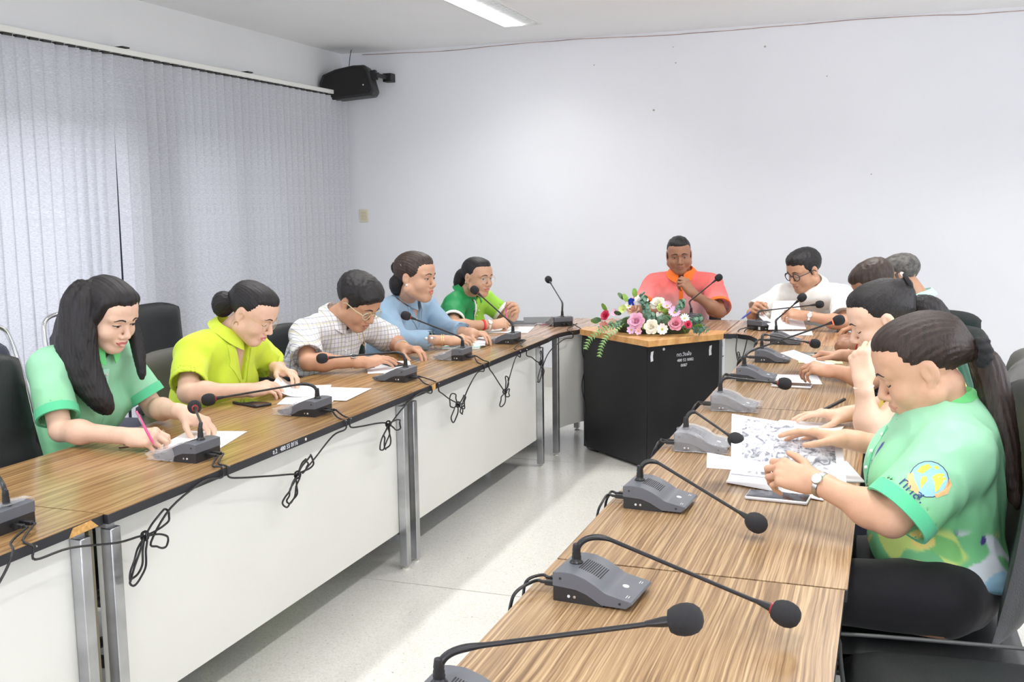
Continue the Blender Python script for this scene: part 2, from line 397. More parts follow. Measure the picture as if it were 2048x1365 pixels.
obj('sky_blocker', bx(LW-1.3, LW-1.1, 5.75, 10, -.2, 3.4), mat('sky_blocker_grey', srgb(150, 152, 152), .8), kind='structure')  # unseen wall outside, put there to dim the second window
obj('ground_outside', bx(LW-8, LW-.12, -6, 12, -.35, -.15), mat('outside_ground', srgb(170, 168, 160), .9), kind='structure')  # ground outside the windows, out of view
# vertical blinds
def blind_mat():
    m = bpy.data.materials.new('blind_fabric'); m.use_nodes = True; nt = m.node_tree; N = nt.nodes; L = nt.links; b = N['Principled BSDF']; b.inputs['Roughness'].default_value = .75; b.inputs['Specular IOR Level'].default_value = .2
    tc = N.new('ShaderNodeTexCoord'); mp = N.new('ShaderNodeMapping'); mp.inputs['Scale'].default_value = (60, 60, 420); L.new(tc.outputs['Object'], mp.inputs[0])
    n = N.new('ShaderNodeTexNoise'); n.inputs['Scale'].default_value = 1; n.inputs['Detail'].default_value = 4; L.new(mp.outputs[0], n.inputs['Vector'])
    r = N.new('ShaderNodeValToRGB'); e = r.color_ramp.elements; e[0].position = .30; e[0].color = (*srgb(196, 199, 204), 1); e[1].position = .70; e[1].color = (*srgb(234, 235, 239), 1); L.new(n.outputs['Fac'], r.inputs[0])
    L.new(r.outputs[0], b.inputs['Base Color']); t = N.new('ShaderNodeBsdfTranslucent'); L.new(r.outputs[0], t.inputs[0]); ms = N.new('ShaderNodeMixShader'); ms.inputs[0].default_value = .42
    L.new(b.outputs[0], ms.inputs[1]); L.new(t.outputs[0], ms.inputs[2]); L.new(ms.outputs[0], N['Material Output'].inputs[0]); return m
M_BL = blind_mat(); M_RAIL = mat('rail_white', srgb(232, 232, 226), .35); M_CARR = mat('carrier_dark', (.02, .018, .017), .5)
XB = -4.37
bl = thing('vertical_blind', 'grey white fabric vertical blind covering the long window on the left wall', 'blind', (XB, 2.2, 0))
obj('headrail', bx(-.030, .022, 0, 5.79, 2.437, 2.470), M_RAIL, bl, bevel=.003)
nsl = 63; pitch = 5.74/nsl; rnd = random.Random(7)
for i in range(nsl):
    y = .05+i*pitch; yy = y+2.2
    g = (0 if yy < 4.62 else 1 if yy < 5.10 else 2 if yy < 5.42 else 3)
    ang = (math.radians(6), math.radians(20), math.radians(5), math.radians(16))[g]+rnd.uniform(-.05, .05)
    sk = -.066 if 5.03 < yy <= 5.125 else (-.045 if 4.94 < yy <= 5.03 else -.025 if 4.85 < yy <= 4.94 else (.004 if 5.125 < yy < 5.22 else rnd.uniform(-.006, .006)))
    wd = .052; V = []; nz = 6
    for k in range(nz+1):
        z = 2.425-(2.425-.07)*k/nz; t = k/nz
        for u in (-1, -.33, .33, 1):
            ux = u*wd*math.sin(ang)+.006*(1-u*u)*(-1 if g % 2 else 1); V.append((ux+.004*math.sin(t*3+i), u*wd*math.cos(ang)+sk*(t**.42 if sk < -.02 else t), z))
    Fc = [(k*4+j, k*4+j+1, k*4+j+5, k*4+j+4) for k in range(nz) for j in range(3)]
    s_ = obj('slat', (V, Fc), M_BL, bl, 180); s_.location = (0, y, 0)
    c_ = obj('slat_carrier', bx(-.016, .010, y-.030, y+.030, 2.424, 2.437), M_CARR, bl)
for y in (3.05, 4.35): obj('rail_bracket', join(bx(-.13, .0, y-.03, y+.03, 2.480, 2.486), bx(-.03, .01, y-.03, y+.03, 2.478, 2.486)), M_CARR, bl)
# switch plate
sp = thing('switch_plate', 'small cream wall switch plate on the back wall beside the blind', 'switch', (-4.33, BW, 1.435))
obj('plate', bx(-.043, .043, -.009, 0, -.055, .055), mat('switch_cream', srgb(226, 220, 196), .4), sp, bevel=.003)
for dz in (-.028, 0, .028): obj('rocker', bx(-.026, .026, -.014, -.008, dz-.010, dz+.010), mat('switch_cream2', srgb(212, 204, 176), .4), sp, bevel=.002)
# loudspeaker in the corner
sk_ = thing('wall_loudspeaker', 'black loudspeaker mounted in the corner above the blind', 'loudspeaker', (-4.255, 7.86, 2.535))
MS = mat('speaker_black', (.014, .014, .015), .5, bump=.1, bscale=200); Q = R(math.radians(14), 'Z') @ R(math.radians(-7), 'Y')
prof = [(-.24, -.075), (-.25, .02), (-.215, .085), (-.10, .115), (.05, .125), (.15, .115), (.175, .07), (.20, -.10), (.17, -.135), (-.17, -.125)]
obj('cabinet', xf(prism(prof, -.10, .11), Q), MS, sk_, 40, bevel=.012)
obj('grille', xf(prism([(x*.90, z*.88) for x, z in prof], -.115, -.095), Q), mat('grille_black', (.008, .008, .009), .8, bump=.6, bscale=700), sk_, 40, bevel=.008)
for x, z in ((-.17, -.055), (.12, -.045)): obj('grille_stud', xf(ball((x, -.118, z), .006), Q), mat('stud', (.8, .8, .8), .3), sk_)
obj('wall_bracket', join(xf(bx(.17, .215, -.02, .05, .0, .075), Q), xf(bx(.20, .24, -.012, .02, .02, .05), Q), bx(.185, .262, .20, .285, .02, .09), bx(.205, .235, .0, .22, .04, .07)), MS, sk_, bevel=.003)
obj('speaker_wire', tube(spline([(-.05, .05, .12), (-.045, .06, .2), (-.05, .1, .28), (-.05, .16, .315)], 5), .003, 6), M_CARR, sk_, 60)
# ceiling lamps
M_TUBE = mat('lamp_tube', (1, .99, .97), .5, emit=9); M_REF = mat('reflector', (.78, .78, .76), .25, .8); M_FR = mat('lamp_frame', srgb(225, 225, 222), .4)
def lamp(x, y, lab):
    t = thing('ceiling_lamp', lab, 'ceiling lamp', (x, y, CEIL), 0, None)
    w, l = .15, .64
    obj('frame', join(bx(-w, -w+.016, -l, l, -.012, 0), bx(w-.016, w, -l, l, -.012, 0), bx(-w+.016, w-.016, -l, -l+.02, -.012, 0), bx(-w+.016, w-.016, l-.02, l, -.012, 0)), M_FR, t)
    obj('reflector', bx(.0, w-.016, -l+.02, l-.02, -.004, -.001), M_REF, t)
    for i in range(16): obj('louvre_fin', bx(.004, w-.02, -l+.05+i*.078, -l+.054+i*.078, -.011, -.004), M_REF, t)
    obj('light_tube', bx(-w+.018, .0, -l+.03, l-.03, -.008, -.002), M_TUBE, t)
    return t
for i, (lx, ly) in enumerate(LAMPS):
    if i == 0: lamp(lx, ly, 'recessed fluorescent ceiling lamp with louvred reflector at the top edge of the photo')
# ---------------------------------------------------------------- tables
M_ZEB = wood('zebra_wood', srgb(112, 86, 59), srgb(152, 122, 88), srgb(192, 165, 127), 175, 1.8, .28, 0, .006)
M_ZEB_GLARE = wood('zebra_wood_glare', srgb(128, 97, 63), srgb(156, 122, 80), srgb(184, 151, 106), 75, .9, .22)  # same wood, window glare on the left row mixed into its colours
M_ZEB_SHEEN = wood('zebra_wood_wall_sheen', srgb(140, 108, 88), srgb(172, 138, 114), srgb(196, 164, 138), 40, 1.2, .22)  # same wood, greyed by the wall's reflection put into its colours
M_EDGE = mat('edge_black', (.022, .022, .028), .45, var=.2, vscale=8); M_CREAM = mat('panel_cream', srgb(226, 226, 221), .45, var=.025, vscale=2.5, bump=.05, bscale=12)
M_CHR = mat('leg_chrome', (.50, .51, .53), .3, .9, var=.25, vscale=7); M_CHIP = mat('raw_board', srgb(206, 158, 92), .8, var=.25, vscale=90)
M_GLIDE = mat('glide', srgb(222, 220, 212), .5)
def desk(label, x0, x1, y0, y1, inner, group, wm, legs=(1, 1)):
    """inner = x of the side that faces the middle of the room"""
    ox = inner; t = thing('conference_table', label, 'table', ((x0+x1)/2, (y0+y1)/2, 0), 0, group); cx, cy = (x0+x1)/2, (y0+y1)/2
    a, b, c, d = x0-cx, x1-cx, y0-cy, y1-cy
    obj('tabletop', bx(a, b, c, d, .7475, .75), wm, t); obj('edge_band', bx(a, b, c, d, .722, .7474), M_EDGE, t, bevel=.0012)
    sg = 1 if inner > cx else -1; ix = (inner-cx)-sg*.055
    obj('modesty_panel', bx(min(ix, ix-sg*.016), max(ix, ix-sg*.016), c+.03, d-.03, .16, .712), M_CREAM, t, bevel=.001)
    for yy in (c+.014, d-.014): obj('gap_shade_board', bx(min(ix-sg*.017, ix-sg*.30), max(ix-sg*.017, ix-sg*.30), yy-.007, yy+.007, .16, .712), mat('gap_shade_olive', srgb(150, 142, 118), .6), t)  # added boards behind the legs, olive colour holds the shade of the gap
    for yy in (c+.045, d-.045):
        fx, bxx = ix+sg*.0195, -(inner-cx)+sg*.09
        for X in (fx, bxx):
            l = obj('leg', bx(X-.018, X+.018, yy-.018, yy+.018, .016, .70), M_CHR, t, bevel=.003)
            obj('glide', lathe([(.009, .0), (.016, .0), (.016, .006), (.006, .008), (.006, .017)], 12, T(X, yy, 0)), M_GLIDE, l)
        obj('top_rail', bx(min(fx, bxx), max(fx, bxx), yy-.016, yy+.016, .70, .722), M_CHR, t); obj('cross_bar', bx(min(fx, bxx)+.018, max(fx, bxx)-.018, yy-.014, yy+.014, .12, .15), M_CHR, t)
    return t
XL, XLB = -1.8354, -2.478; XR, XRB = -.6565, -.058
gl_, gr_ = 'conference tables of the left row', 'conference tables of the right row'
LT = [desk('nearest table of the left row, at the left edge of the photo', XLB-.012, XL-.012, .235, 2.034, XL-.012, gl_, M_ZEB_GLARE),
      desk('left row table at which the long haired woman and the lime jacket woman sit', XLB, XL, 2.038, 3.836, XL, gl_, M_ZEB_GLARE),
      desk('left row table at which the plaid shirt man and the blue jacket woman sit', XLB, XL, 3.84, 5.636, XL, gl_, M_ZEB_GLARE)]
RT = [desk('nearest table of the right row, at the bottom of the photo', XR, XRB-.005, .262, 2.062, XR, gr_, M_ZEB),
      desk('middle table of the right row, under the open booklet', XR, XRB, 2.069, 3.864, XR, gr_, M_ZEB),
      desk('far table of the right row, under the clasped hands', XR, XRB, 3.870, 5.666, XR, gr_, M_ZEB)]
def texte(name, body, size, M, m, parent, ext=.0004, sx=1):
    cu = bpy.data.curves.new(name, 'FONT'); cu.body = body; cu.size = size; cu.extrude = ext; cu.align_x = 'CENTER'; cu.align_y = 'CENTER'; cu.resolution_u = 2
    o = bpy.data.objects.new('tmp', cu); COL.objects.link(o); dg = bpy.context.evaluated_depsgraph_get(); me = bpy.data.meshes.new_from_object(o.evaluated_get(dg)); COL.objects.unlink(o); bpy.data.objects.remove(o)
    me.materials.clear(); me.materials.append(m); me.transform(M @ Matrix.Diagonal((sx, 1, 1, 1)))
    n = bpy.data.objects.new(name, me); COL.objects.link(n)
    if parent: n.parent = parent
    return n
M_WTXT = mat('white_paint', srgb(226, 228, 235), .6)
def onx(x, y, z): return Matrix(((0, 0, 1, x), (1, 0, 0, y), (0, 1, 0, z), (0, 0, 0, 1)))
tcx, tcy = (XLB+XL)/2, (2.038+3.836)/2
texte('inventory_text', 'ช.2   480 55 0116', .021, onx(XL-tcx+.0006, 2.86-tcy, .7345), M_WTXT, LT[1])
obj('edge_screw', xf(lathe([(.005, 0), (.005, .002)], 10), T(XL-tcx, 2.985-tcy, .735) @ R(PI/2, 'Y')), M_GLIDE, LT[1])
# chipped edge on the near left table, and at the plaid man's table
obj('edge_chip', xf(prism([(-.05, .0), (-.035, .022), (.025, .024), (.05, .002)], 0, .0012, 'x'), T(XL-.012-(XLB+XL-.024)/2, 1.965-(.235+2.034)/2, .7225)), M_CHIP, LT[0])
obj('edge_chip', bx(XL-tcx, XL-tcx+.0012, 4.02-4.738, 4.055-4.738, .7225, .747), M_CHIP, LT[2])
# corner tables and centre table
def poly_desk(label, poly, group, wm, panel, legs, name='conference_table'):
    cx = sum(p[0] for p in poly)/len(poly); cy = sum(p[1] for p in poly)/len(poly); P = [(x-cx, y-cy) for x, y in poly]
    t = thing(name, label, 'table', (cx, cy, 0), 0, group)
    obj('tabletop', prism(P, .7475, .75, 'z'), wm, t); obj('edge_band', prism(P, .722, .7474, 'z'), M_EDGE, t)
    if panel:
        n = len(panel); V = []; 
        for x, y in panel: V += [(x-cx, y-cy, .16), (x-cx, y-cy, .712)]
        for x, y in panel: V += [(x-cx, y-cy+.014, .16), (x-cx, y-cy+.014, .712)]
        Fq = []
        for i in range(n-1): Fq += [(2*i, 2*i+2, 2*i+3, 2*i+1), (2*n+2*i, 2*n+2*i+1, 2*n+2*i+3, 2*n+2*i+2), (2*i, 2*n+2*i, 2*n+2*i+2, 2*i+2), (2*i+1, 2*i+3, 2*n+2*i+3, 2*n+2*i+1)]
        Fq += [(0, 1, 2*n+1, 2*n), (2*n-2, 4*n-2, 4*n-1, 2*n-1)]
        obj('modesty_panel', (V, Fq), M_CREAM, t, 40)
    for x, y in legs:
        l = obj('leg', bx(x-cx-.018, x-cx+.018, y-cy-.018, y-cy+.018, .016, .722), M_CHR, t, bevel=.003); obj('glide', lathe([(.016, 0), (.016, .006), (.006, .008), (.006, .017)], 12, T(x-cx, y-cy, 0)), M_GLIDE, l)
    return t
arcL = [(-1.85-.628*math.cos(a), 5.64+1.05*math.sin(a)) for a in np.linspace(0, PI/2, 14)]
poly_desk('rounded corner table between the left row and the black desk', [(-1.836, 5.64)]+[(-1.846, 5.76), (-1.842, 5.87), (-1.822, 5.97), (-1.776, 6.07)]+[(-1.776, 6.69)]+arcL[::-1], None, M_ZEB_SHEEN,
    [(-1.86, 5.9), (-1.84, 6.0), (-1.80, 6.11), (-1.77, 6.16)], [(-1.866, 5.875), (-2.40, 5.71), (-1.95, 6.60)])
poly_desk('centre table behind the black pentagonal desk at the head', [(-1.775, 6.205), (-.905, 6.205), (-.905, 6.79), (-1.4, 6.77), (-1.775, 6.69)], None, M_ZEB_SHEEN, None, [(-1.72, 6.62), (-.96, 6.72), (-1.72, 6.3), (-.96, 6.3)])
arcR = [(-.90+.842*math.cos(a), 5.67+1.12*math.sin(a)) for a in np.linspace(0, PI/2, 14)]
poly_desk('rounded corner table under the white shirt man, right of the lectern desk', [(-.6565, 5.67), ]+arcR+[(-.9, 6.07), (-.824, 6.09), (-.74, 6.02), (-.685, 5.88)], None, wood('zebra_corner_right', srgb(120, 86, 62), srgb(170, 130, 98), srgb(204, 166, 126), 60, 1.3, .22, .5),
    [(-.60, 5.75), (-.64, 5.93), (-.72, 6.08), (-.83, 6.14), (-.90, 6.13)], [(-.58, 5.70), (-.14, 5.80), (-.86, 6.70)])
# black pentagonal desk
pod = thing('lectern_desk', 'black pentagonal desk with light wood top carrying the flowers', 'desk', (-1.335, 6.0, 0))
PT = [(-1.773, 6.072), (-1.246, 5.627), (-.899, 6.058), (-.899, 6.20), (-1.773, 6.20)]
PB = [(-1.755, 6.090), (-1.262, 5.668), (-.925, 6.075), (-.925, 6.19), (-1.755, 6.19)]
pl = lambda P: [(x+1.335, y-6.0) for x, y in P]
obj('desk_top', prism(pl(PT), .716, .752, 'z'), wood('oak_top', srgb(196, 142, 86), srgb(214, 160, 100), srgb(226, 178, 118), 30, 1, .3), pod, bevel=.002)
M_BLKB = mat('black_board', (.014, .014, .016), .38, var=.2, vscale=3)
pb = pl(PB)
for i in range(5):
    a, b = Vector((*pb[i], 0)), Vector((*pb[(i+1) % 5], 0)); d = (b-a).normalized(); n = Vector((-d.y, d.x, 0)); a = a+d*.0012; b = b-d*.0012
    q = [(a.x, a.y), (b.x, b.y), ((b+n*.016-d*.016).x, (b+n*.016-d*.016).y), ((a+n*.016+d*.016).x, (a+n*.016+d*.016).y)]
    obj('body_panel', prism(q, .018, .716, 'z'), M_BLKB, pod)
for x, y in ((-1.70, 6.12), (-1.27, 5.72), (-.96, 6.12)): obj('foot', lathe([(.018, 0), (.018, .012), (.008, .018)], 12, T(x+1.335, y-6.0, 0)), M_BLACKP, pod)
# writing and hooks on the right face of the desk
a, b = Vector((*pb[1], 0)), Vector((*pb[2], 0)); d = (b-a).normalized(); nn = Vector((d.y, -d.x, 0))
def onface(t, z): p = a+(b-a)*t+nn*.0006; return Matrix(((d.x, 0, nn.x, p.x), (d.y, 0, nn.y, p.y), (0, 1, 0, z), (0, 0, 0, 1)))
texte('painted_text', 'ทต.วังผั่ง', .030, onface(.50, .648), M_WTXT, pod); texte('painted_text', '480 52 0082', .024, onface(.52, .615), M_WTXT, pod); texte('painted_text', '0087', .024, onface(.50, .585), M_WTXT, pod)
for t_, z_ in ((.06, .655), (.87, .655)):
    obj('torn_sticker', xf(prism([(-.008, -.03), (.010, -.026), (.007, .0), (.012, .03), (-.006, .026), (-.010, 0)], 0, .001, 'z'), onface(t_, z_)), M_WTXT, pod)
obj('screw_cap', xf(lathe([(.008, 0), (.008, .002)], 10), onface(.22, .69)), M_WTXT, pod)
# ---------------------------------------------------------------- people builder
def frame(pos, fwd, up):
    f = unit(fwd); r = unit(np.cross(f, up)); u = np.cross(r, f)
    return np.array(pos, float), np.stack([r, f, u], 1)
def head_prims(F, fr, s=1, fem=False, fat=0, tag=1):
    def e(c, r, k=.01, op='u'): F.ell(np.array(c)*s, np.array(r)*s, k*s, op, tag, fr)
    def c(a, b, ra, rb, k=.01, op='u'): F.cone(np.array(a)*s, np.array(b)*s, ra*s, rb*s, k*s, op, tag, fr)
    e((0, -.016, .042), (.075, .095, .078), .0)
    e((0, .022, -.012), (.066+fat*.4, .066, .088), .03)
    e((0, .045, .05), (.058, .042, .045), .03)
    e((0, .058, -.088), (.026+fat*.5, .026, .020), .03)
    for x in (-1, 1):
        c((x*(.054+fat), .0, -.052), (x*.014, .060, -.088), .020+fat, .017+fat*.6, .025)
        e((x*.038, .056, -.030), (.026+fat*.5, .026, .026+fat*.5), .022)
        c((x*.012, .086, .026), (x*.046, .070, .027), .008, .008, .016)
        e((x*.030, .096, .008), (.017, .013, .011), .014, 's')
        e((x*.031, .070, .007), (.0155, .0165, .0125), .004)
        e((x*.013, .094, -.031), (.0085, .011, .0075), .005)
        e((x*.0765, -.012, .000), (.0085, .019, .030), .006)
        e((x*.086, -.006, .003), (.006, .009, .018), .004, 's')
        e((x*.076, -.003, -.028), (.006, .008, .009), .005)
    c((0, .082, .018), (0, .105, -.022), .0068, .0105, .008)
    e((0, .104, -.025), (.0115, .010, .009), .006)
    e((0, .081, -.055), (.026, .016, .018), .015)
    w = 1.0 if fem else .94
    c((-.019*w, .086, -.0525), (0, .0965, -.050), .004, .0052, .005)
    c((.019*w, .086, -.0525), (0, .0965, -.050), .004, .0052, .005)
    c((-.017*w, .086, -.0605), (.0, .0955, -.0625), .004, .0068, .005)
    c((.017*w, .086, -.0605), (.0, .0955, -.0625), .004, .0068, .005)
    c((-.026, .088, -.0565), (.026, .088, -.0565), .0016, .0016, .003, 's')
def hand_prims(F, wrist, dirx, back, side, curl, s=1, tag=1, thumb=(.5, .3), spread=1.0, kf=.004):
    """side=+1 right hand, -1 left; curl: 4 values (index..pinky) or list of triples in radians; thumb=(across, under)"""
    X = unit(dirx); Z = unit(np.array(back, float)-X*np.dot(back, X)); Y = np.cross(Z, X)*side
    fr = (np.array(wrist, float), np.stack([X, Y, Z], 1))
    def c(a, b, ra, rb, k=.004): F.cone(np.array(a)*s, np.array(b)*s, ra*s, rb*s, k*s, 'u', tag, fr)
    mc = [(.088, .027, .002), (.092, .008, .004), (.087, -.011, .002), (.078, -.028, -.002)]
    c((-.03, 0, 0), (.012, 0, 0), .0255, .023, .012)
    for i, m in enumerate(mc):
        c((.012, m[1]*.55, -.004), m, .0165, .0118 if i < 3 else .0105, .014); c((m[0]-.002, m[1], m[2]+.004), (m[0]+.003, m[1], m[2]+.003), .0086, .0086, .005)
    c((.018, .016, -.010), (.060, .020, -.014), .018, .013, .012)
    c((.018, -.018, -.010), (.062, -.024, -.010), .015, .011, .012)
    L = [(.043, .026, .021), (.047, .030, .022), (.043, .028, .022), (.033, .021, .019)]
    rad = [.0092, .0094, .0088, .0078]; tips = []
    for i in range(4):
        cu = curl[i]
        if not hasattr(cu, '__len__'): cu = (cu*.8, cu, cu*.6)
        p = np.array(mc[i]); a = 0; fan = (1.5-i)*.07*spread; r = rad[i]
        for j in range(3):
            a += cu[j]; d = np.array([math.cos(a)*math.cos(fan), math.cos(a)*math.sin(fan), -math.sin(a)])
            q = p+d*L[i][j]; c(p, q, r*(1-.09*j), r*(1-.09*(j+1)), .003 if j else .008); p = q
        tips.append(fr[0]+fr[1] @ (p*s))
    t0 = np.array((.022, .022, -.010)); ta, tu = thumb
    d1 = unit((math.cos(.9-ta*.4), math.sin(.9-ta*.4), -.25-tu*.6)); p1 = t0+d1*.043; c(t0, p1, .0155, .0115, .012)
    d2 = unit((math.cos(.65-ta*.7), math.sin(.65-ta*.9), -.2-tu*.9)); p2 = p1+d2*.032; c(p1, p2, .0110, .0100, .003)
    d3 = unit((math.cos(.5-ta*.9), math.sin(.5-ta*1.2), -.15-tu*.8)); p3 = p2+d3*.026; c(p2, p3, .0100, .0078, .003)
    tips.append(fr[0]+fr[1] @ (p3*s))
    return tips
def surf_fn(F, fr, s=1):
    """returns f(list of (x,z)) -> y of the face surface in head local coordinates"""
    def f(xz, off=.0):
        xz = np.array(xz, float)*s; ys = np.linspace(.125, -.02, 120)*s
        L = np.stack([np.repeat(xz[:, :1], 120, 1), np.repeat(ys[None], len(xz), 0), np.repeat(xz[:, 1:], 120, 1)], -1)
        P = (fr[0]+L @ fr[1].T).astype(F32); D = F.eval(P)
        k = np.argmax(D < 0, 1); k = np.maximum(k, 1); a = D[np.arange(len(xz)), k-1]; b = D[np.arange(len(xz)), k]
        t = np.clip(a/(a-b+1e-9), 0, 1); y = ys[k-1]+(ys[k]-ys[k-1])*t+off*s
        return np.stack([xz[:, 0], y, xz[:, 1]], 1)
    return f
def patch(sf, outline, off=.0008, rings=2):
    """mesh patch whose outline in (x,z) lies on the face"""
    o = np.array(outline, float); c = o.mean(0); pts = [c]; n = len(o)
    for k in range(1, rings+1): pts += list(c+(o-c)*k/rings)
    L = sf(pts, off); Fs = [(0, 1+i, 1+(i+1) % n) for i in range(n)]
    for k in range(rings-1):
        a, b = 1+k*n, 1+(k+1)*n; Fs += [(a+i, b+i, b+(i+1) % n, a+(i+1) % n) for i in range(n)]
    # rim skirt gives the patch a little depth
    m = len(L); sk = L[1+(rings-1)*n:1+rings*n].copy(); sk[:, 1] -= .004; L = np.concatenate([L, sk]); a = 1+(rings-1)*n
    Fs += [(a+i, m+i, m+(i+1) % n, a+(i+1) % n) for i in range(n)]
    return L, Fs
def strip(sf, x0, x1, zf, th, off, n=10):
    P = []
    for i in range(n+1):
        t = i/n; x = x0+(x1-x0)*t; P += [(x, zf(t)+th(t)), (x, zf(t)-th(t))]
    L = sf(P, off); B_ = L.copy(); B_[:, 1] -= .004; m = len(L); V = np.concatenate([L, B_]); Fs = []
    for i in range(n):
        a = 2*i; Fs += [(a, a+1, a+3, a+2), (m+a, m+a+2, m+a+3, m+a+1), (a, a+2, m+a+2, m+a), (a+1, m+a+1, m+a+3, a+3)]
    return V, Fs+[(0, m, m+1, 1), (m-2, m-1, 2*m-1, 2*m-2)]
def almond(cx, cz, w, hu, hl, tilt=0, n=8):
    P = []
    for i in range(n): t = i/n; P.append((-w+2*w*t, hl*-math.sin(PI*t)))
    for i in range(n): t = i/n; P.append((w-2*w*t, hu*math.sin(PI*t)))
    sg = 1 if cx > 0 else -1
    return [(cx+x, cz+z+sg*tilt*x) for x, z in P]
def band(x0, x1, zf, th, n=8):
    a = [(x0+(x1-x0)*i/n, zf(i/n)+th(i/n)) for i in range(n+1)]; b = [(x0+(x1-x0)*i/n, zf(i/n)-th(i/n)) for i in range(n, -1, -1)]
    return a+b
SKIN = {}
def skin_mat(tone):
    return mat('skin_%d' % tone, [srgb(224, 184, 160), srgb(208, 164, 136), srgb(196, 150, 122), srgb(164, 120, 95), srgb(226, 190, 166)][tone], .48, var=.05, vscale=35, bump=.12, bscale=350, spec=.35)
M_HAIR = mat('hair_black', (.012, .010, .011), .42, var=.5, vscale=6, stretch=(18, 18, 3), bump=.5, bscale=30, spec=.4)
M_HAIRB = mat('hair_brown', (.030, .018, .014), .40, var=.5, vscale=6, stretch=(18, 18, 3), bump=.5, bscale=30, spec=.4)
M_HAIRG = mat('hair_grey', (.10, .095, .09), .6, var=.55, vscale=45, bump=.6, bscale=120, spec=.3)
M_HAIRR = mat('hair_reddish', (.045, .028, .022), .42, var=.5, vscale=6, stretch=(18, 18, 3), bump=.4, bscale=30, spec=.4)
M_LIP = mat('lips', srgb(196, 104, 104), .4); M_LIPM = mat('lips_m', srgb(160, 102, 92), .5); M_LIPN = mat('lips_n', srgb(206, 138, 126), .45)
M_BROW = mat('brow', (.035, .024, .02), .7); M_LASH = mat('lash', (.015, .01, .01), .5); M_EYE = mat('eye_white', (.75, .73, .7), .25); M_IRIS = mat('iris', (.02, .012, .008), .15)
def face_parts(top, F, fr, s, cfg):
    sf = surf_fn(F, fr, s); X = Matrix.Translation(Vector(fr[0])) @ Matrix([list(r) for r in fr[1]]).to_4x4()
    def put(name, L, Fs, m, parent=top, lab=None):
        P = fr[0]+np.asarray(L) @ fr[1].T
        return obj(name, ([tuple(p) for p in P], Fs), m, parent, 60, lab)
    look = cfg.get('look', 'down')
    bt = cfg.get('browth', .0028)
    for sg in (-1, 1):
        zf = lambda t: .029+.005*math.sin(PI*min(t*1.15, 1))-.003*t+cfg.get('browz', 0)
        put('eyebrow', *strip(sf, sg*.014, sg*.050, zf, lambda t: bt*(1-.75*t*t), .0010), M_BROW)
        if look == 'down':
            zf = lambda t: -.0005-.0042*math.sin(PI*t)+.002*t
            put('eyelashes', *strip(sf, sg*.018, sg*.046, zf, lambda t: .0010+.0005*t, .0012), M_LASH)
        else:
            hu, hl = (.0050, .0036) if look == 'open' else (.0026, .0034)
            e = put('eye', *patch(sf, almond(sg*.0315, .0065, .0135, hu, hl, .06), .0006, 2), M_EYE)
            dx = cfg.get('gaze', (0, 0)); cx, cz = sg*.0315+dx[0], .0065+dx[1]
            put('iris', *patch(sf, [(cx+.0056*math.cos(a), min(max(cz+.0056*math.sin(a), .0068-hl), .0062+hu)) for a in np.linspace(0, 2*PI, 12, False)], .0014, 1), M_IRIS, e)
            zf = lambda t, hu=hu: .0065+hu*math.sin(PI*t)+.001*t
            put('eyelashes', *strip(sf, sg*.0175, sg*.0465, zf, lambda t: .0009+.0004*t, .0016), M_LASH)
    w = .024 if cfg.get('fem') else .023; lm = cfg.get('lip', M_LIPN)
    tp = lambda t: -.0562+.0085*math.sin(PI*t)-.0016*math.exp(-((t-.5)/.07)**2); md = lambda t: -.0563+.0008*math.sin(PI*t); bt_ = lambda t: -.0570-.0105*math.sin(PI*t)**.8
    put('lips', *join(strip(sf, -w, w, lambda t: (tp(t)+md(t))/2, lambda t: (tp(t)-md(t))/2, .0005, 14), strip(sf, -w, w, lambda t: (bt_(t)-.0568)/2, lambda t: (-.0568-bt_(t))/2, .0005, 14)), lm)
    _up = [(-w, -.0565), (-w*.5, -.0500), (-w*.18, -.0468), (0, -.0482), (w*.18, -.0468), (w*.5, -.0500), (w, -.0565), (w*.5, -.0556), (0, -.0552), (-w*.5, -.0556)]
    _lo = [(w, -.0568), (w*.6, -.0628), (w*.25, -.0668), (-w*.25, -.0668), (-w*.6, -.0628), (-w, -.0568), (-w*.5, -.0572), (0, -.0574), (w*.5, -.0572)]
    g = cfg.get('glasses')
    if g:
        col, rr, th, flat = g; gl = []
        zc = .004+cfg.get('gz', 0); yb = .101
        for sg in (-1, 1):
            ring = [Vector((sg*.034+rr*1.08*math.cos(a), yb-.006*abs(math.cos(a))-.003, zc+rr*(.82 if flat else .95)*math.sin(a))) for a in np.linspace(0, 2*PI, 22, False)]
            gl.append(tube(ring, th, 6, True))
            ln = patch_flat(ring)
            put('lens', ln[0], ln[1], M_LENS)
            gl.append(tube([(sg*(.034+rr*1.06), yb-.008, zc+.004), (sg*.078, .060, zc+.006), (sg*.083, .0, zc+.006), (sg*.081, -.022, zc-.012)], th*1.15, 6))
        gl.append(tube([(-.034+rr, yb-.004, zc+.003), (0, yb+.003, zc+.008), (.034-rr, yb-.004, zc+.003)], th, 6))
        v, f = join(*gl); v = [tuple(np.array(p)*s) for p in v]
        put('glasses', v, f, col)
    if cfg.get('earring'):
        m, kind = cfg['earring']
        for sg in (-1, 1):
            if kind == 'stud': v, f = ball((sg*.082*s, .000, -.031*s), .0075)
            else: v, f = tube([(sg*.083*s+.0*a, -.004*s+.009*math.sin(a), -.044*s+.013*math.cos(a)) for a in np.linspace(0, 2*PI, 14, False)], .0016, 6, True)
            put('earring', v, f, m)
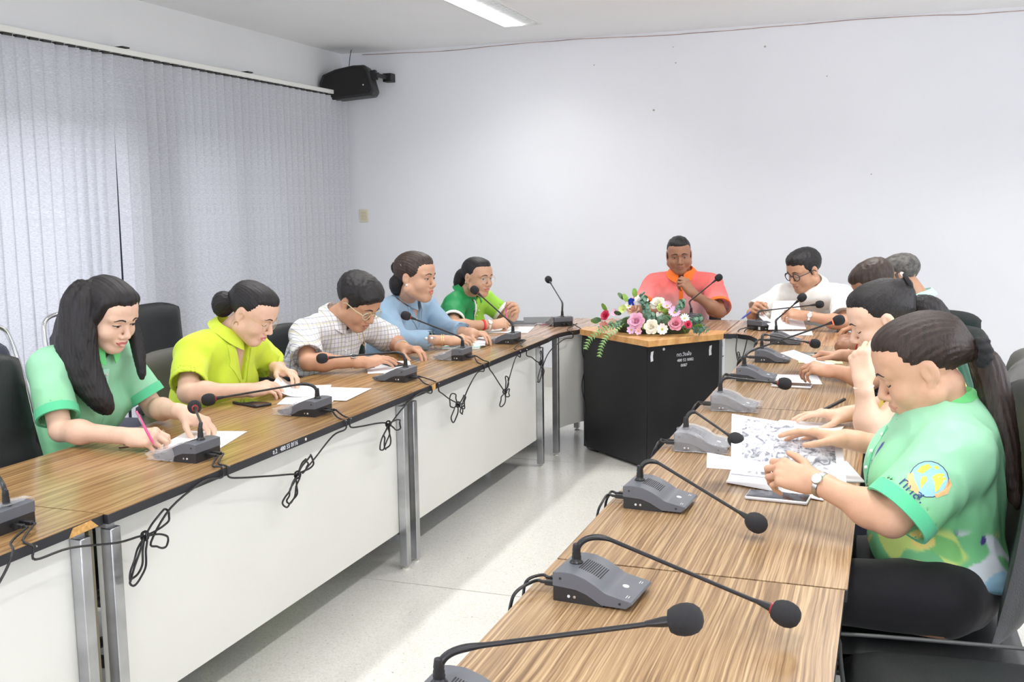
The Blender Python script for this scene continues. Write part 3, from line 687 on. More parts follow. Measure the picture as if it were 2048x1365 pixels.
def patch_flat(ring):
    c = sum(ring, Vector())/len(ring); n = len(ring); v = [tuple(c)]+[tuple(p) for p in ring]+[tuple(p+Vector((0, .0008, 0))) for p in [c]+list(ring)]
    m = n+1
    return np.array(v), [(0, 1+i, 1+(i+1) % n) for i in range(n)]+[(m, m+1+(i+1) % n, m+1+i) for i in range(n)]+[(1+i, m+1+i, m+1+(i+1) % n, 1+(i+1) % n) for i in range(n)]
def strand(fr, s, tie, amp=.0018, n=64):
    """groove displacement that runs from the hairline to the tie point"""
    t = np.array(tie, float)*s
    def f(P):
        L = ((P-fr[0].astype(F32)) @ fr[1].astype(F32))-t.astype(F32)
        # axis from tie towards forehead
        a = np.arctan2(L[..., 2]+L[..., 0]*0, np.abs(L[..., 0])+.02+0*L[..., 1]) if abs(tie[0]) > 9 else np.arctan2(L[..., 0], L[..., 2]+.25*L[..., 1])
        return (amp*s*(np.sin(a*n)+.6*np.sin(a*n*2.3+1)+.4*np.sin(a*n*.37))*.5).astype(F32)
    return f
def hair(top, fr, s, style, m, h, cfg):
    H = Field(); k = .008*s
    def e(c, r, k=.01, op='u'): H.ell(np.array(c)*s, np.array(r)*s, k*s, op, 0, fr)
    def c(a, b, ra, rb, k=.01, op='u'): H.cone(np.array(a)*s, np.array(b)*s, ra*s, rb*s, k*s, op, 0, fr)
    def hs(p, n, k=.01): H.add('h', (np.array(p, float)*s, unit(n)), k*s, 'i', 0, fr)
    v = cfg.get('hvol', 0)
    if style == 'short':
        e((0, -.018, .046), (.081+v, .100+v, .082+v), 0)
        e((0, .020, .085), (.062+v, .066+v, .040+v), .02)
        if cfg.get('fringe'): e((cfg['fringe']*.02, .070, .078), (.055, .034, .030), .02)
        hs((0, cfg.get('hl', .085), .060), (0, .80, -.60), .012)
        hs((0, .0, -.030), (0, .36, -.93), .010)
        e((0, .085, -.01), (.066, .060, .062), .008, 's')
        for x in (-1, 1):
            e((x*.086, -.008, -.006), (.022, .024, .036), .006, 's')
            c((x*.073, .016, .02), (x*.074, .012, -.016), .006, .004, .01)
        H.add('n', lambda P: (.0018*s*vn(P, 95, 3)+.0022*s*np.abs(vn(((P-fr[0].astype(F32)) @ fr[1].astype(F32))*np.array([1.6, .5, .8], F32), 70, 8))).astype(F32), 0, 'd')
    elif style in ('pulled', 'bun', 'pony', 'ponyhigh', 'pony_far'):
        tie = cfg.get('tie', (0, -.115, .02))
        e((0, -.018, .046), (.080+v, .099+v, .080+v), 0)
        e((0, .022, .088), (.058, .056, .034), .02)
        c((0, -.07, .03), np.array(tie)*.96, .055, .018, .03)
        H.add('n', strand(fr, s, tie), 0, 'd')
        hs((0, cfg.get('hl', .088), .055), (0, .80, -.60), .012)
        hs((0, .0, -.034), (0, .30, -.95), .012)
        e((0, .088, -.012), (.064, .060, .062), .01, 's')
        for x in (-1, 1):
            e((x*.090, -.010, -.006), (.022, .024, .036), .006, 's')
    elif style == 'long':
        e((0, -.018, .046), (.083, .100, .083), 0)
        e((0, .022, .088), (.062, .060, .034), .02)
        e((0, .092, -.020), (.058, .062, .084), .012, 's')
        for x in (-1, 1):
            c((x*.060, .040, .075), (x*.078, .015, -.02), .014, .018, .02)
            c((x*.076, -.01, .02), (x*.082, -.005, -.10), .024, .026, .02)
        c((0, -.07, .0), (0, -.075, -.12), .05, .04, .03)
        c((0, .07, .125), (0, -.06, .140), .0035, .0035, .006, 's')
        H.add('n', strand(fr, s, (0, -.02, -.6), .0016, 160), 0, 'd')
    V, Fc = H.mesh(h)
    o = obj('hair', (V, Fc), m, top, 180, cfg.get('hair_label'))
    # tails
    for nm, pts, ra, flat, mm in cfg.get('tails', []):
        G = Field(); many = pts if isinstance(pts[0], list) else [pts]; rr_ = ra if isinstance(ra[0], list) else [ra]
        for pts_, ra_ in zip(many, rr_):
            P = [np.array(p, float) for p in pts_]; Q_ = [np.array(p) for p in spline(P, 3)]; R_ = np.interp(np.linspace(0, len(P)-1, len(Q_)), range(len(P)), ra_)
            for i in range(len(Q_)-1): G.cone(Q_[i], Q_[i+1], R_[i], R_[i+1], .02)
        ax = unit(P[-1]-P[0]); u = unit(np.cross(ax, (0.3, 1, .1))); w = np.cross(ax, u); c0 = P[0]
        def grv(Q, u=u, w=w, c0=c0, ax=ax):
            L = Q-c0.astype(F32); a = L @ u.astype(F32); b = L @ w.astype(F32); t = L @ ax.astype(F32)
            return (.0013*(np.sin(a*640+1.0*np.sin(t*6))*.6+.7*np.sin(b*580+.8*np.sin(t*5+1))+.5*np.sin((a+b)*300))).astype(F32)
        G.add('n', grv, 0, 'd')
        V, Fc = G.mesh(h); obj(nm, (V, Fc), mm or m, top, 180)
    return o
# body
def two_bone(S, Wr, l1, l2, hint):
    S, Wr = np.array(S, float), np.array(Wr, float); d = Wr-S; L = np.linalg.norm(d); L = min(L, (l1+l2)*.999); u = d/np.linalg.norm(d)
    a = (l1*l1-l2*l2+L*L)/(2*L); hh = math.sqrt(max(l1*l1-a*a, 0)); h = np.array(hint, float); h = unit(h-u*np.dot(h, u))
    return S+u*a+h*hh
def person(label, group, c):
    s = c.get('s', 1); g = c.get('girth', 1); fem = c.get('fem', False); H = c['h']*1.12
    fw = np.array([math.cos(c['face']), math.sin(c['face']), 0]); rt = np.array([fw[1], -fw[0], 0])
    pel = np.array(c['pelvis'], float); nb = np.array(c['neck'], float); hp = np.array(c['head'], float)
    up = unit(nb-pel); cf = unit(fw-up*np.dot(fw, up))
    sy = c.get('shyaw', 0); rs = unit(rt*math.cos(sy)+cf*math.sin(sy))
    sw = c.get('sw', .158 if fem else .180)*s
    shR = nb+rs*sw-up*.055*s; shL = nb-rs*sw-up*.055*s
    if 'shR' in c: shR = np.array(c['shR'], float)
    if 'shL' in c: shL = np.array(c['shL'], float)
    hf = frame(hp, c['hfwd'], c.get('hup', (0, 0, 1))); hs = c.get('hs', 1)
    tf = (nb, np.stack([rt, cf, np.cross(rt, cf)], 1))   # torso frame at neck base
    tl = np.linalg.norm(nb-pel)
    B = Field()
    def torso(F, e, tag, cloth=False):
        K = .07*s
        hw_ = c.get('hemw', 1) if tag == 0 else 1; F.ell((0, -.01, -tl+.00), ((.165+.0)*s*g*hw_+e, .125*s*g*hw_+e, .13*s+e), .0, 'u', tag, tf)
        F.ell((0, .012*g, -tl*.62), (.145*s*g+e, .115*s*g*c.get('belly', 1)+e, .17*s+e), K, 'u', tag, tf)
        F.ell((0, .0, -tl*.30), (.158*s*g+e, .108*s*g+e, .17*s+e), K, 'u', tag, tf)
        F.cone(shL*.93+nb*.07, shR*.93+nb*.07, .050*s*(.6+.4*g)+e, .050*s*(.6+.4*g)+e, .05*s, 'u', tag)
        F.cone(nb-up*.035, nb+(shR-nb)*.7, .040*s+e, .042*s+e, .05*s, 'u', tag); F.cone(nb-up*.035, nb+(shL-nb)*.7, .040*s+e, .042*s+e, .05*s, 'u', tag)
        if fem:
            for x in (-1, 1): F.ell((x*.075*s*g, .085*s*g, -tl*.36), (.062*s*g+e, .052*s*g+e, .062*s*g+e), .05*s, 'u', tag, tf)
    torso(B, -.004, 2)
    B.cone(hf[0]+hf[1] @ np.array((0, -.022, -.055))*hs, nb-up*.01, (.050 if fem else .058)*s, (.055 if fem else .066)*s, .02, 'u', 1)
    arms = {}
    ug = (.6+.4*g)
    for side, sh, key in ((1, shR, 'R'), (-1, shL, 'L')):
        a = c[key]; wr = np.array(a['w'], float)
        if 'e' in a: el = np.array(a['e'], float)
        else: el = two_bone(sh, wr, .29*s, .25*s, a.get('hint', (0, 0, -1)))
        arms[key] = (sh, el, wr)
        B.cone(sh, el, .047*s*ug, .038*s*ug, .02*s, 'u', 1)
        B.cone(el, wr, .038*s*ug, .0255*s, .012*s, 'u', 1)
        m = el*.72+wr*.28; B.ell(m, (.040*s*ug,)*3, .03*s, 'u', 1)
    head_prims(B, hf, hs, fem, c.get('fat', 0), 1)
    tips = {}
    for side, key in ((1, 'R'), (-1, 'L')):
        a = c[key]; sh, el, wr = arms[key]
        tips[key] = hand_prims(B, wr, a.get('dir', wr-el), a.get('back', (0, 0, 1)), side, a.get('curl', (.5,)*4), a.get('hs', .96 if fem else 1.04)*s, 1, a.get('thumb', (.5, .3)), a.get('spread', 1))
    # legs
    kn = {}; hips = {}
    for x, key in ((1, 'R'), (-1, 'L')):
        hip = pel+rt*x*c.get('hipx', .09)*s*g-np.array((0, 0, .02)); knee = hip+fw*.42*s+rt*x*.03+np.array((0, 0, c.get('kneez', -.01))); ank = knee+fw*.02+np.array((0, 0, -(knee[2]-.09)))
        hips[key] = (hip, knee, ank)
        B.cone(hip, knee, .07*s*g, .05*s, .03, 'u', 2); B.cone(knee, ank, .046*s, .036*s, .02, 'u', 2)
    keep1 = lambda V: B.tagdist(V.astype(F32), (1,)) < B.tagdist(V.astype(F32), (2,))+.006
    keep2 = lambda V: B.tagdist(V.astype(F32), (2,)) < B.tagdist(V.astype(F32), (1,))+.004
    V1, F1 = B.mesh(H, keep=keep1); V2, F2 = B.mesh(.011, keep=keep2)
    base = Vector((pel[0], pel[1], 0))
    V = np.concatenate([V1, V2]); Fc = np.concatenate([F1, F2+len(V1)])
    top = obj('person', (V, Fc), skin_mat(c['tone']), None, 180)
    _set(top, label, 'person', group)
    face_parts(top, B, hf, hs, c)
    hair(top, hf, hs, c['hair'], c['hmat'], max(H*1.05, .0028), c)
    # shirt
    S = Field(); e = c.get('ease', .014)
    torso(S, e, 0, True)
    sl = c.get('sleeve', .62)
    for key in 'RL':
        sh, el, wr = arms[key]
        if sl <= 1:
            end = sh+(el-sh)*sl; ra = .050*s*ug+e+c.get('sr', 0); rb = .044*s*ug+e+c.get('flare', .008)+c.get('sr', 0)
            S.add('sl', (sh, end, ra, rb, .006, .04), .03*s, 'u', 0)
            arms[key+'c'] = (end, unit(el-sh), rb)
        else:
            end = el+(wr-el)*(sl-1); S.cone(sh, el, .053*s*ug+e, .047*s*ug+e, .03*s); S.add('sl', (el, end, .046*s*ug+e, .036*s+e, .005, .05), .02)
            arms[key+'c'] = (end, unit(wr-el), .036*s+e)
    hem = c.get('hem', 0.0)
    S.add('h', (pel+up*(-.09+hem), -up), .01, 'i')
    neckdir = unit(hf[0]+hf[1] @ np.array((0, -.03, -.05))-nb)
    S.cone(nb-up*.01+cf*.004, nb+neckdir*.14, c.get('nr', .060 if fem else .070)*s, c.get('nr', .060 if fem else .070)*s+.02, .008, 's')
    if c.get('vneck'):
        S.cone(nb+cf*.075*s+up*.00, nb+cf*(.125*s*g)-up*c['vneck'], .046*s, .006, .006, 's')
    wa = c.get('wrinkle', .0055)
    def wr_(P):
        L = (P-nb.astype(F32)) @ tf[1].astype(F32)
        q = L*np.array([1.15, 1.15, .55], F32); a = vn(q+.10*vn(L, 5, 9)[..., None], 15, c.get('seed', 1)); b = vn(L*np.array([.6, .6, 1.6], F32), 16, 5); t = np.clip((-L[..., 2]-.26)/.18, 0, 1)
        w_ = (wa*(np.abs(a)*1.5-.55)*(1-.5*t)+wa*1.1*(np.abs(b)*1.4-.5)*t)
        for key in 'RL':
            if key+'c' in arms: w_ = w_*(1-np.exp(-(((P-arms[key+'c'][0].astype(F32))**2).sum(-1)/.0100)**2))
        return w_.astype(F32)
    S.add('n', wr_, 0, 'd')
    Vs, Fs = S.mesh(c.get('hc', .0055)*1.2); col = c['shirtcol'](Vs, dict(nb=nb, pel=pel, rt=rt, cf=cf, up=up, arms=arms, tf=tf, tl=tl)) if 'shirtcol' in c else None
    sh_o = obj(c.get('shirt_name', 'shirt'), (Vs, Fs), c['shirtmat'], top, 180, c.get('shirt_label'), col=col)
    if c.get('cuff'):
        for key in 'RL':
            end, d, rb = arms[key+'c']; w = c.get('cuffw', .024)
            n = 28; rb -= .0005; pr = [(rb+.0005, -.001-w), (rb+.0028, -w), (rb+.0028, .001), (rb-.004, .001), (rb-.004, -w)]
            v, f = lathe(pr[:-1]+[(rb-.005, -w*.9)], n); f = f[:-2]
            Mx = align(Vector(end), Vector(end+d)); obj('sleeve_cuff', xf((v, f), Mx), c['cuff'], top, 60)
    if c.get('collar'):
        cm, style = c['collar']
        def cfn(u, v):
            a = (u*2-1)*PI*.93; front = abs(u*2-1)
            drop = (.030 if style != 'stand' else 0)*max(0, front-.55)/.45
            r0 = (.060 if fem else .069)*s; r1 = r0+.026*s
            ca, sa = -math.cos(a), math.sin(a)
            # v 0..1: inner stand up then fold down
            if v < .4: rr = r0+.004; zz = -.012+.040*v/.4-.018*front
            else: t = (v-.4)/.6; rr = r0+.004+(r1-r0+.012*front)*t; zz = .028-.018*front-(.036+drop)*t
            ctr = nb+up*c.get('cz', .038)+neckdir*.006
            p = ctr+rt*(rr*sa)+cf*(rr*(1.0)*ca*1.02+.006)+up*zz
            return p
        obj('collar', sheet(cfn, 40, 8, .0022), cm, top, 60)
    if c.get('placket'):
        ln, m, bm = c['placket']
        def on(t, x, off):   # point on chest at distance t below neck base
            ys = np.linspace(.25, -.02, 110); L = np.stack([np.full(110, x), ys, np.full(110, -t)], 1); P = (nb+L @ tf[1].T).astype(F32)[None]
            D = S.eval(P)[0]; k = max(int(np.argmax(D < 0)), 1) if (D < 0).any() else 70; tt = min(max(D[k-1]/(D[k-1]-D[k]+1e-9), 0), 1); y = ys[k-1]+(ys[k]-ys[k-1])*tt+off
            return nb+tf[1] @ np.array((x, y, -t))
        t0 = c.get('pt0', .035)
        rows = [[on(t0+ln*i/10, x, .0015) for x in (-.013, 0, .013)] for i in range(11)]
        obj('placket', sheet(lambda u, v: rows[round(u*10)][round(v*2)], 10, 2, .002), m, top, 60)
        if bm:
            for i in range(3 if ln < .2 else 6):
                p = on(t0+.02+ln*.9*i/(3 if ln < .2 else 6), 0, .004); obj('button', ball(p, .0052, 8, 4), bm, top, 60)
        top_on = on
    if c.get('lapel'):
        vn_, lm_ = c['vneck'], c['lapel']
        def onp(t, x, off):
            ys = np.linspace(.25, -.02, 110); L = np.stack([np.full(110, x), ys, np.full(110, -t)], 1); D = S.eval((nb+L @ tf[1].T).astype(F32)[None])[0]
            k = max(int(np.argmax(D < 0)), 1) if (D < 0).any() else 55; tt = min(max(D[k-1]/(D[k-1]-D[k]+1e-9), 0), 1); return nb+tf[1] @ np.array((x, ys[k-1]+(ys[k]-ys[k-1])*tt+off, -t))
        for sg in (-1, 1):
            rows = []
            for k in range(11):
                q = k/10; xi = .050*(1-q)+.004; wd = .050*(.75+.35*q)*(1 if q < .45 else 1-.95*(q-.45)/.55)+(.012 if .36 < q < .5 else 0); rows.append([onp(.0+(vn_+.02)*q, sg*(xi+wd*j/4), .0028) for j in range(5)])
            obj('lapel', sheet(lambda u, v: rows[round(u*10)][round(v*4)], 10, 4, .003), lm_, top, 60)
    c['_on'] = None
    # trousers and shoes
    Tr = Field()
    Tr.ell((0, -.01, -tl), (.172*s*g, .135*s*g, .135*s), 0, 'u', 0, tf)
    for key in 'RL':
        hip, knee, ank = hips[key]; Tr.cone(hip+np.array((0, 0, .015)), knee, .080*s*g, .066*s, .06); Tr.cone(knee, ank, .064*s, .060*s, .03)
    Tr.add('h', (np.array((0, 0, .10)), np.array((0, 0, -1.))), .005, 'i')
    Tr.add('n', lambda P: (-.004*np.abs(vn(P, 16, 4))).astype(F32), 0, 'd')
    V, Fc = Tr.mesh(c.get('ht', .011)); obj(c.get('trouser_name', 'trousers'), (V, Fc), c['trousers'], top, 180)
    for key in 'RL':
        hip, knee, ank = hips[key]; G = Field(); a = ank.copy(); a[2] = .045
        G.cone(a-fw*.03, a+fw*.06, .042, .038, 0); G.cone(a+fw*.06, a+fw*.15-np.array((0, 0, .008)), .036, .028, .02); G.cone(a-fw*.02, a-fw*.02+np.array((0, 0, .05)), .042, .040, .02)
        G.add('h', (np.array((0, 0, .002)), np.array((0, 0, -1.))), .003, 'i'); V, Fc = G.mesh(.009); obj('shoe', (V, Fc), mat('shoe_black', (.02, .018, .018), .4), top, 180)
    return top, dict(S=S, B=B, hf=hf, hs=hs, tf=tf, nb=nb, up=up, cf=cf, rt=rt, arms=arms, tips=tips, fw=fw, pel=pel)
def bracelet(top, arm, t, r, th, m, name='bracelet', flat=None):
    """ring round the forearm at fraction t from elbow to wrist"""
    sh, el, wr = arm; p = el+(wr-el)*t; M = align(Vector(p), Vector(p+(wr-el)))
    pts = [M @ Vector((r*math.cos(a), r*1.0*math.sin(a), 0)) for a in np.linspace(0, 2*PI, 24, False)]
    if flat:
        v, f = lathe([(r, -flat), (r+th, -flat*.8), (r+th, flat*.8), (r, flat)], 24); f = f[:-2]; return obj(name, xf((v, f), M), m, top, 50)
    return obj(name, tube(pts, th, 6, True), m, top, 60)
def wristwatch(top, arm, t, r, band_m, face_m, case_m, out, size=.016):
    o = bracelet(top, arm, t, r, .0022, band_m, 'wristwatch', .007)
    sh, el, wr = arm; p = el+(wr-el)*t; ax = unit(wr-el); u = unit(np.array(out, float)-ax*np.dot(out, ax)); q = p+u*(r)
    M = align(Vector(q), Vector(q+u)); obj('watch_case', lathe([(size*.9, -.002), (size, .003), (size*.92, .0065), (size*.9, .007)], 20, M), case_m, o, 40)
    obj('watch_face', lathe([(size*.84, .0068), (size*.84, .0076)], 20, M), face_m, o, 40)
    return o
# ---------------------------------------------------------------- microphones
M_MG = mat('mic_grey', srgb(96, 99, 106), .42, bump=.05, bscale=300); M_MK = mat('mic_black', (.018, .018, .02), .4); M_MS = mat('mic_side', srgb(84, 84, 89), .5); M_FOAM = mat('foam', (.022, .022, .025), .95, bump=.35, bscale=900)
M_RED = mat('ring_red', (.32, .02, .02), .35); M_REDL = mat('ring_lit', (1, .10, .04), .4, emit=1.5); M_BTN = mat('button_white', srgb(214, 218, 222), .3); M_GRL = mat('slot', (.02, .02, .025), .6)
M_WRAP = mat('plastic_wrap', (.92, .93, .96), .12, alpha=.13, bump=1.0, bscale=55, spec=.8); M_CABLE = mat('cable_black', (.014, .014, .015), .45)
M_NECK = mat('gooseneck', (.016, .016, .018), .35)
def top_z(x):
    return float(np.interp(x, [-.078, -.06, -.035, -.01, .01, .026, .030, .08], [.0565, .0595, .0590, .051, .041, .0305, .0285, .0185]))
def mic(label, bx_, by_, rz, A, Hd, group, wrap=None, ring='red', tall=0):
    t = thing('desk_microphone', label, 'microphone', (bx_, by_, .7503), rz, group)
    xs = list(np.linspace(-.078, .08, 22)); up = [(x, top_z(x)) for x in xs]
    low = [(.083, .0145), (.070, .004), (.022, .004), (.010, .010), (-.008, .020), (-.03, .027), (-.078, .030)]
    body = prism(up+low, -.062, .062, 'y'); obj('body', body, M_MG, t, 25, bevel=.0008)
    obj('base', prism([(-.077, .0), (.026, .0), (.018, .010), (-.006, .023), (-.03, .029), (-.077, .031)], -.0605, .0605, 'y'), M_MK, t, 30)
    for sy in (-1, 1):
        for x, z in ((-.062, .046), (.058, .0125)): obj('screw', xf(lathe([(.0028, 0), (.0028, .0006)], 8), T(x, sy*.0620, z) @ R(-sy*PI/2, 'X')), M_MK, t)
        for x in (-.045, -.033): obj('jack', xf(lathe([(.0030, 0), (.0030, .0012), (.0016, .0013)], 8), T(x, sy*.0605, .0125) @ R(-sy*PI/2, 'X')), M_BTN if x < -.04 else M_STEEL, t)
    sl = []
    for i in range(11):
        x = -.036+.0042*i; z = top_z(x)+.0003; sl.append(box(x, 0, z, .0016, .052, .0010))
    obj('speaker_slots', join(*sl), M_GRL, t)
    bt = xf(lathe([(.0066, -.001), (.0066, .0014), (.0050, .0022), (.0001, .0022)], 16), T(.050, 0, top_z(.050)) @ R(math.radians(11), 'Y')); obj('talk_button', bt, M_BTN, t)
    obj('seam', box(.0285, 0, .0288, .0012, .123, .0008), M_STEEL, t)
    for y_ in (-.043, .040):
        ms = [box(.066+.004*k, y_+.001*k, top_z(.066+.004*k)+.0002, .0014, .013-.003*k, .0004) for k in (0, 1)]; obj('printed_mark', join(*ms), M_BTN, t)
    mi = Matrix.Translation((bx_, by_, .7503)) @ R(rz, 'Z'); inv = mi.inverted(); sx = -.052
    B = Vector((sx, 0, top_z(sx)-.002)); Aw = inv @ Vector(A); Hw = inv @ Vector(Hd)
    mid = Aw+(Hw-Aw)*.10; d = (Hw-mid).normalized(); P0 = B+Vector((0, 0, .018)); up_ = max(.02, (Aw.z-P0.z)*.95); mid = mid-Vector((0, 0, .004))
    c1 = P0+Vector((0, 0, up_)); c2 = mid-d*min(.05, (mid-P0).length*.45)
    pts = [P0*(1-u)**3+c1*3*u*(1-u)**2+c2*3*u*u*(1-u)+mid*u**3 for u in [k/14 for k in range(15)]]; n1 = len(pts)
    rr = [.0062]*(n1-4)+[.0058, .0052, .0046, .0042]
    pts += [mid+(Hw-mid)*k/6 for k in range(1, 6)]+[Hw-d*.055, Hw-d*.030, Hw-d*.02]; rr += [.0039]*5+[.0042, .0075, .0078]
    neck = obj('gooseneck', tube(pts, rr, 10), M_NECK, t, 60)
    obj('neck_collar', xf(lathe([(.013, 0), (.0135, .004), (.0095, .008), (.0090, .012), (.0098, .014), (.0085, .018), (.0092, .020), (.0078, .025), (.0086, .027), (.0068, .040)], 14), T(*B)), M_NECK, t, 40)
    M = align(Hw-d*.026, Hw)
    if ring: obj('light_ring', lathe([(.0085, .0), (.0112, .001), (.0112, .007), (.0085, .008)], 16, M), M_REDL if ring == 'lit' else M_RED, t, 40)
    fo = [(.009, .004), (.016, .006), (.0205, .014), (.0228, .024), (.0226, .034), (.0200, .043), (.0140, .050), (.007, .053), (.0002, .0535)]
    obj('foam_windscreen', lathe(fo, 22, M), M_FOAM, t, 60)
    for k, yy in enumerate((-.016, .010)):
        obj('plug', join(bx(-.112, -.076, yy-.0055, yy+.0055, .011, .021), bx(-.122, -.112, yy-.0035, yy+.0035, .013, .019)), M_MK, t, bevel=.0015)
    if wrap:
        rnd = random.Random(wrap[2] if len(wrap) > 2 else 3); x0, x1 = wrap[0], wrap[1]
        def wf(u, v):
            a = -.22*PI+1.44*PI*u; x = x0+(x1-x0)*v; h = top_z(x)
            y = -.066*math.cos(a)*1.02; z = (h+.004)*max(0, math.sin(a)) if math.sin(a) > 0 else .001
            q = .0022*math.sin(37*u+19*v+x0*90)+.0018*math.sin(61*v+23*u)+.0015*math.sin(90*u*v)
            y = max(-.068, min(.068, y*1.5)); z = min(z*1.6, h+.004)+abs(q)
            return (x+q, y+q*.6, max(z, .0012))
        obj('plastic_wrap', sheet(wf, 34, 14, .0003), M_WRAP, t, 180)
    return t
gl2, gr2 = 'microphones on the left row', 'microphones on the right row'
LM = [((-2.03, 1.86), (-2.03, 1.89, .87), (-2.25, 2.06, .93), 'microphone unit cut by the left edge of the photo', (-.07, .085), None),
      ((-2.02, 2.60), (-1.962, 2.60, .862), (-2.16, 2.83, .857), 'plastic wrapped microphone beside the folded eyeglasses', (-.0, .10), 'red'),
      ((-2.03, 3.31), (-2.034, 3.319, .866), (-2.307, 3.108, .824), 'microphone before the lime jacket woman, long neck bent flat to the left', (.02, .10), 'red'),
      ((-2.04, 4.08), (-2.035, 4.098, .877), (-2.315, 3.93, .857), 'unwrapped microphone in front of the plaid shirt man beside his paper', None, 'red'),
      ((-2.04, 4.73), (-2.005, 4.772, .857), (-2.26, 4.66, .969), 'microphone half covered in crumpled plastic in front of the blue jacket woman', (-.02, .10), 'red'),
      ((-2.005, 5.37), (-1.97, 5.388, .866), (-2.16, 5.33, 1.044), 'microphone at the far end of the left row pointing at the green polo woman', (.03, .11), 'red'),
      ((-1.96, 6.25), (-1.945, 6.269, .90), (-2.09, 6.44, 1.024), 'upright microphone on the rounded corner table left of the flowers', (-.07, .09), None)]
for (x, y), A, Hd, lab, wr, ring in LM:
    mic(lab, x, y, PI if y < 6 else PI*.72, A, Hd, gl2, wr, ring)
mic('microphone behind the flowers pointing at the orange shirt man', -1.18, 6.62, PI/2, (-1.205, 6.655, .885), (-1.03, 6.70, 1.03), None, None, None)
RM = [((-.70, 6.33), .9, (-.735, 6.34, .862), (-.385, 6.37, .903), 'microphone on the right corner table with a small white sticker on its back', None, None),
      ((-.515, 5.72), 0, (-.57, 5.739, .878), (-.44, 5.76, .995), 'microphone with upright bent neck in front of the white shirt man', None, None),
      ((-.515, 5.06), 0, (-.569, 5.095, .880), (-.325, 5.10, .836), 'microphone bent low whose head lies by the clasped hands', None, 'red'),
      ((-.525, 4.50), 0, (-.553, 4.58, .871), (-.199, 4.61, 1.004), 'microphone with an orange lit ring rising towards the ponytail woman', None, 'lit'),
      ((-.525, 3.83), 0, (-.555, 3.853, .868), (-.351, 3.87, .847), 'plastic wrapped microphone beside the table joint, head above the silver phone', (-.075, .095), 'red'),
      ((-.53, 3.17), 0, (-.568, 3.202, .868), (-.40, 2.96, .832), 'plastic wrapped microphone left of the open booklet', (-.075, .09), None),
      ((-.53, 2.53), -.06, (-.563, 2.565, .866), (-.268, 2.337, .786), 'bare microphone in front of the light silver phone', None, None),
      ((-.51, 1.89), -.08, (-.533, 1.927, .866), (-.152, 1.781, .80), 'largest whole microphone unit at the front of the right row, with a red ring', None, 'red'),
      ((-.555, 1.33), 0, (-.576, 1.357, .862), (-.255, 1.384, .932), 'nearest microphone, its unit cut by the bottom edge of the photo', None, None)]
for (x, y), rz, A, Hd, lab, wr, ring in RM:
    m_ = mic(lab, x, y, rz, A, Hd, gr2, wr, ring)
    if 'white sticker' in lab: obj('sticker', bx(-.0795, -.0783, -.05, -.034, .006, .024), M_BTN, m_)
# cables of the left row
rnd = random.Random(11)
def loop_pts(c, dy, dz, a0, n=10):
    return [(c[0]+.004*math.sin(k), c[1]+dy*math.sin(PI*k/n)*math.cos(a0)*1.0-dz*math.sin(2*PI*k/n)*.35*math.sin(a0), c[2]+dy*math.sin(PI*k/n)*math.sin(a0)+dz*math.sin(2*PI*k/n)*.35*math.cos(a0)) for k in range(n+1)]
def mic_cable(label, p0, c0, via0, knot, via1, c1, p1, loops, grp='microphone cables hanging from the left row'):
    t = thing('microphone_cable', label, 'cable', (knot[0], knot[1], 0), 0, grp); off = Vector((knot[0], knot[1], 0))
    k = Vector(knot)
    A = [Vector(p) for p in ([p0]+[(c0[0]-.03, c0[1], .757), c0, (c0[0]+.002, c0[1], c0[2]-.03)]+via0)]
    Bp = [Vector(p) for p in (via1+[(c1[0]+.002, c1[1], c1[2]-.03), c1, (c1[0]-.03, c1[1], .757)]+[p1])]
    mid = []
    for dy, dz, a0 in loops: mid += [Vector(p)+Vector((rnd.uniform(-.004, .006), 0, 0)) for p in loop_pts(k, dy, dz, a0)][0:-1]
    pts = spline(A+mid+Bp, 5); obj('cord', tube([p-off for p in pts], .0031, 6), M_CABLE, t, 60)
    for j in range(3): obj('cable_tie', tube([tuple(k-off+Vector((.010*math.cos(a), .004*(j-1)+.002*math.sin(a), .012*math.sin(a)))) for a in np.linspace(0, 2*PI, 10, False)], .0024, 5, True), M_CABLE, t, 60)
    for c in (c0, c1):
        obj('cable_clip', xf(lathe([(.0022, 0), (.0022, .003)], 8), T(c[0]-off.x+.001, c[1]-off.y+.006, c[2]) @ R(PI/2, 'Y')), M_STEEL, t)
XF = XL+.004; XP = XL-.045
def pl_(i, s): m = LM[i][0]; return (m[0]+.122, m[1]+s*.013, .766)
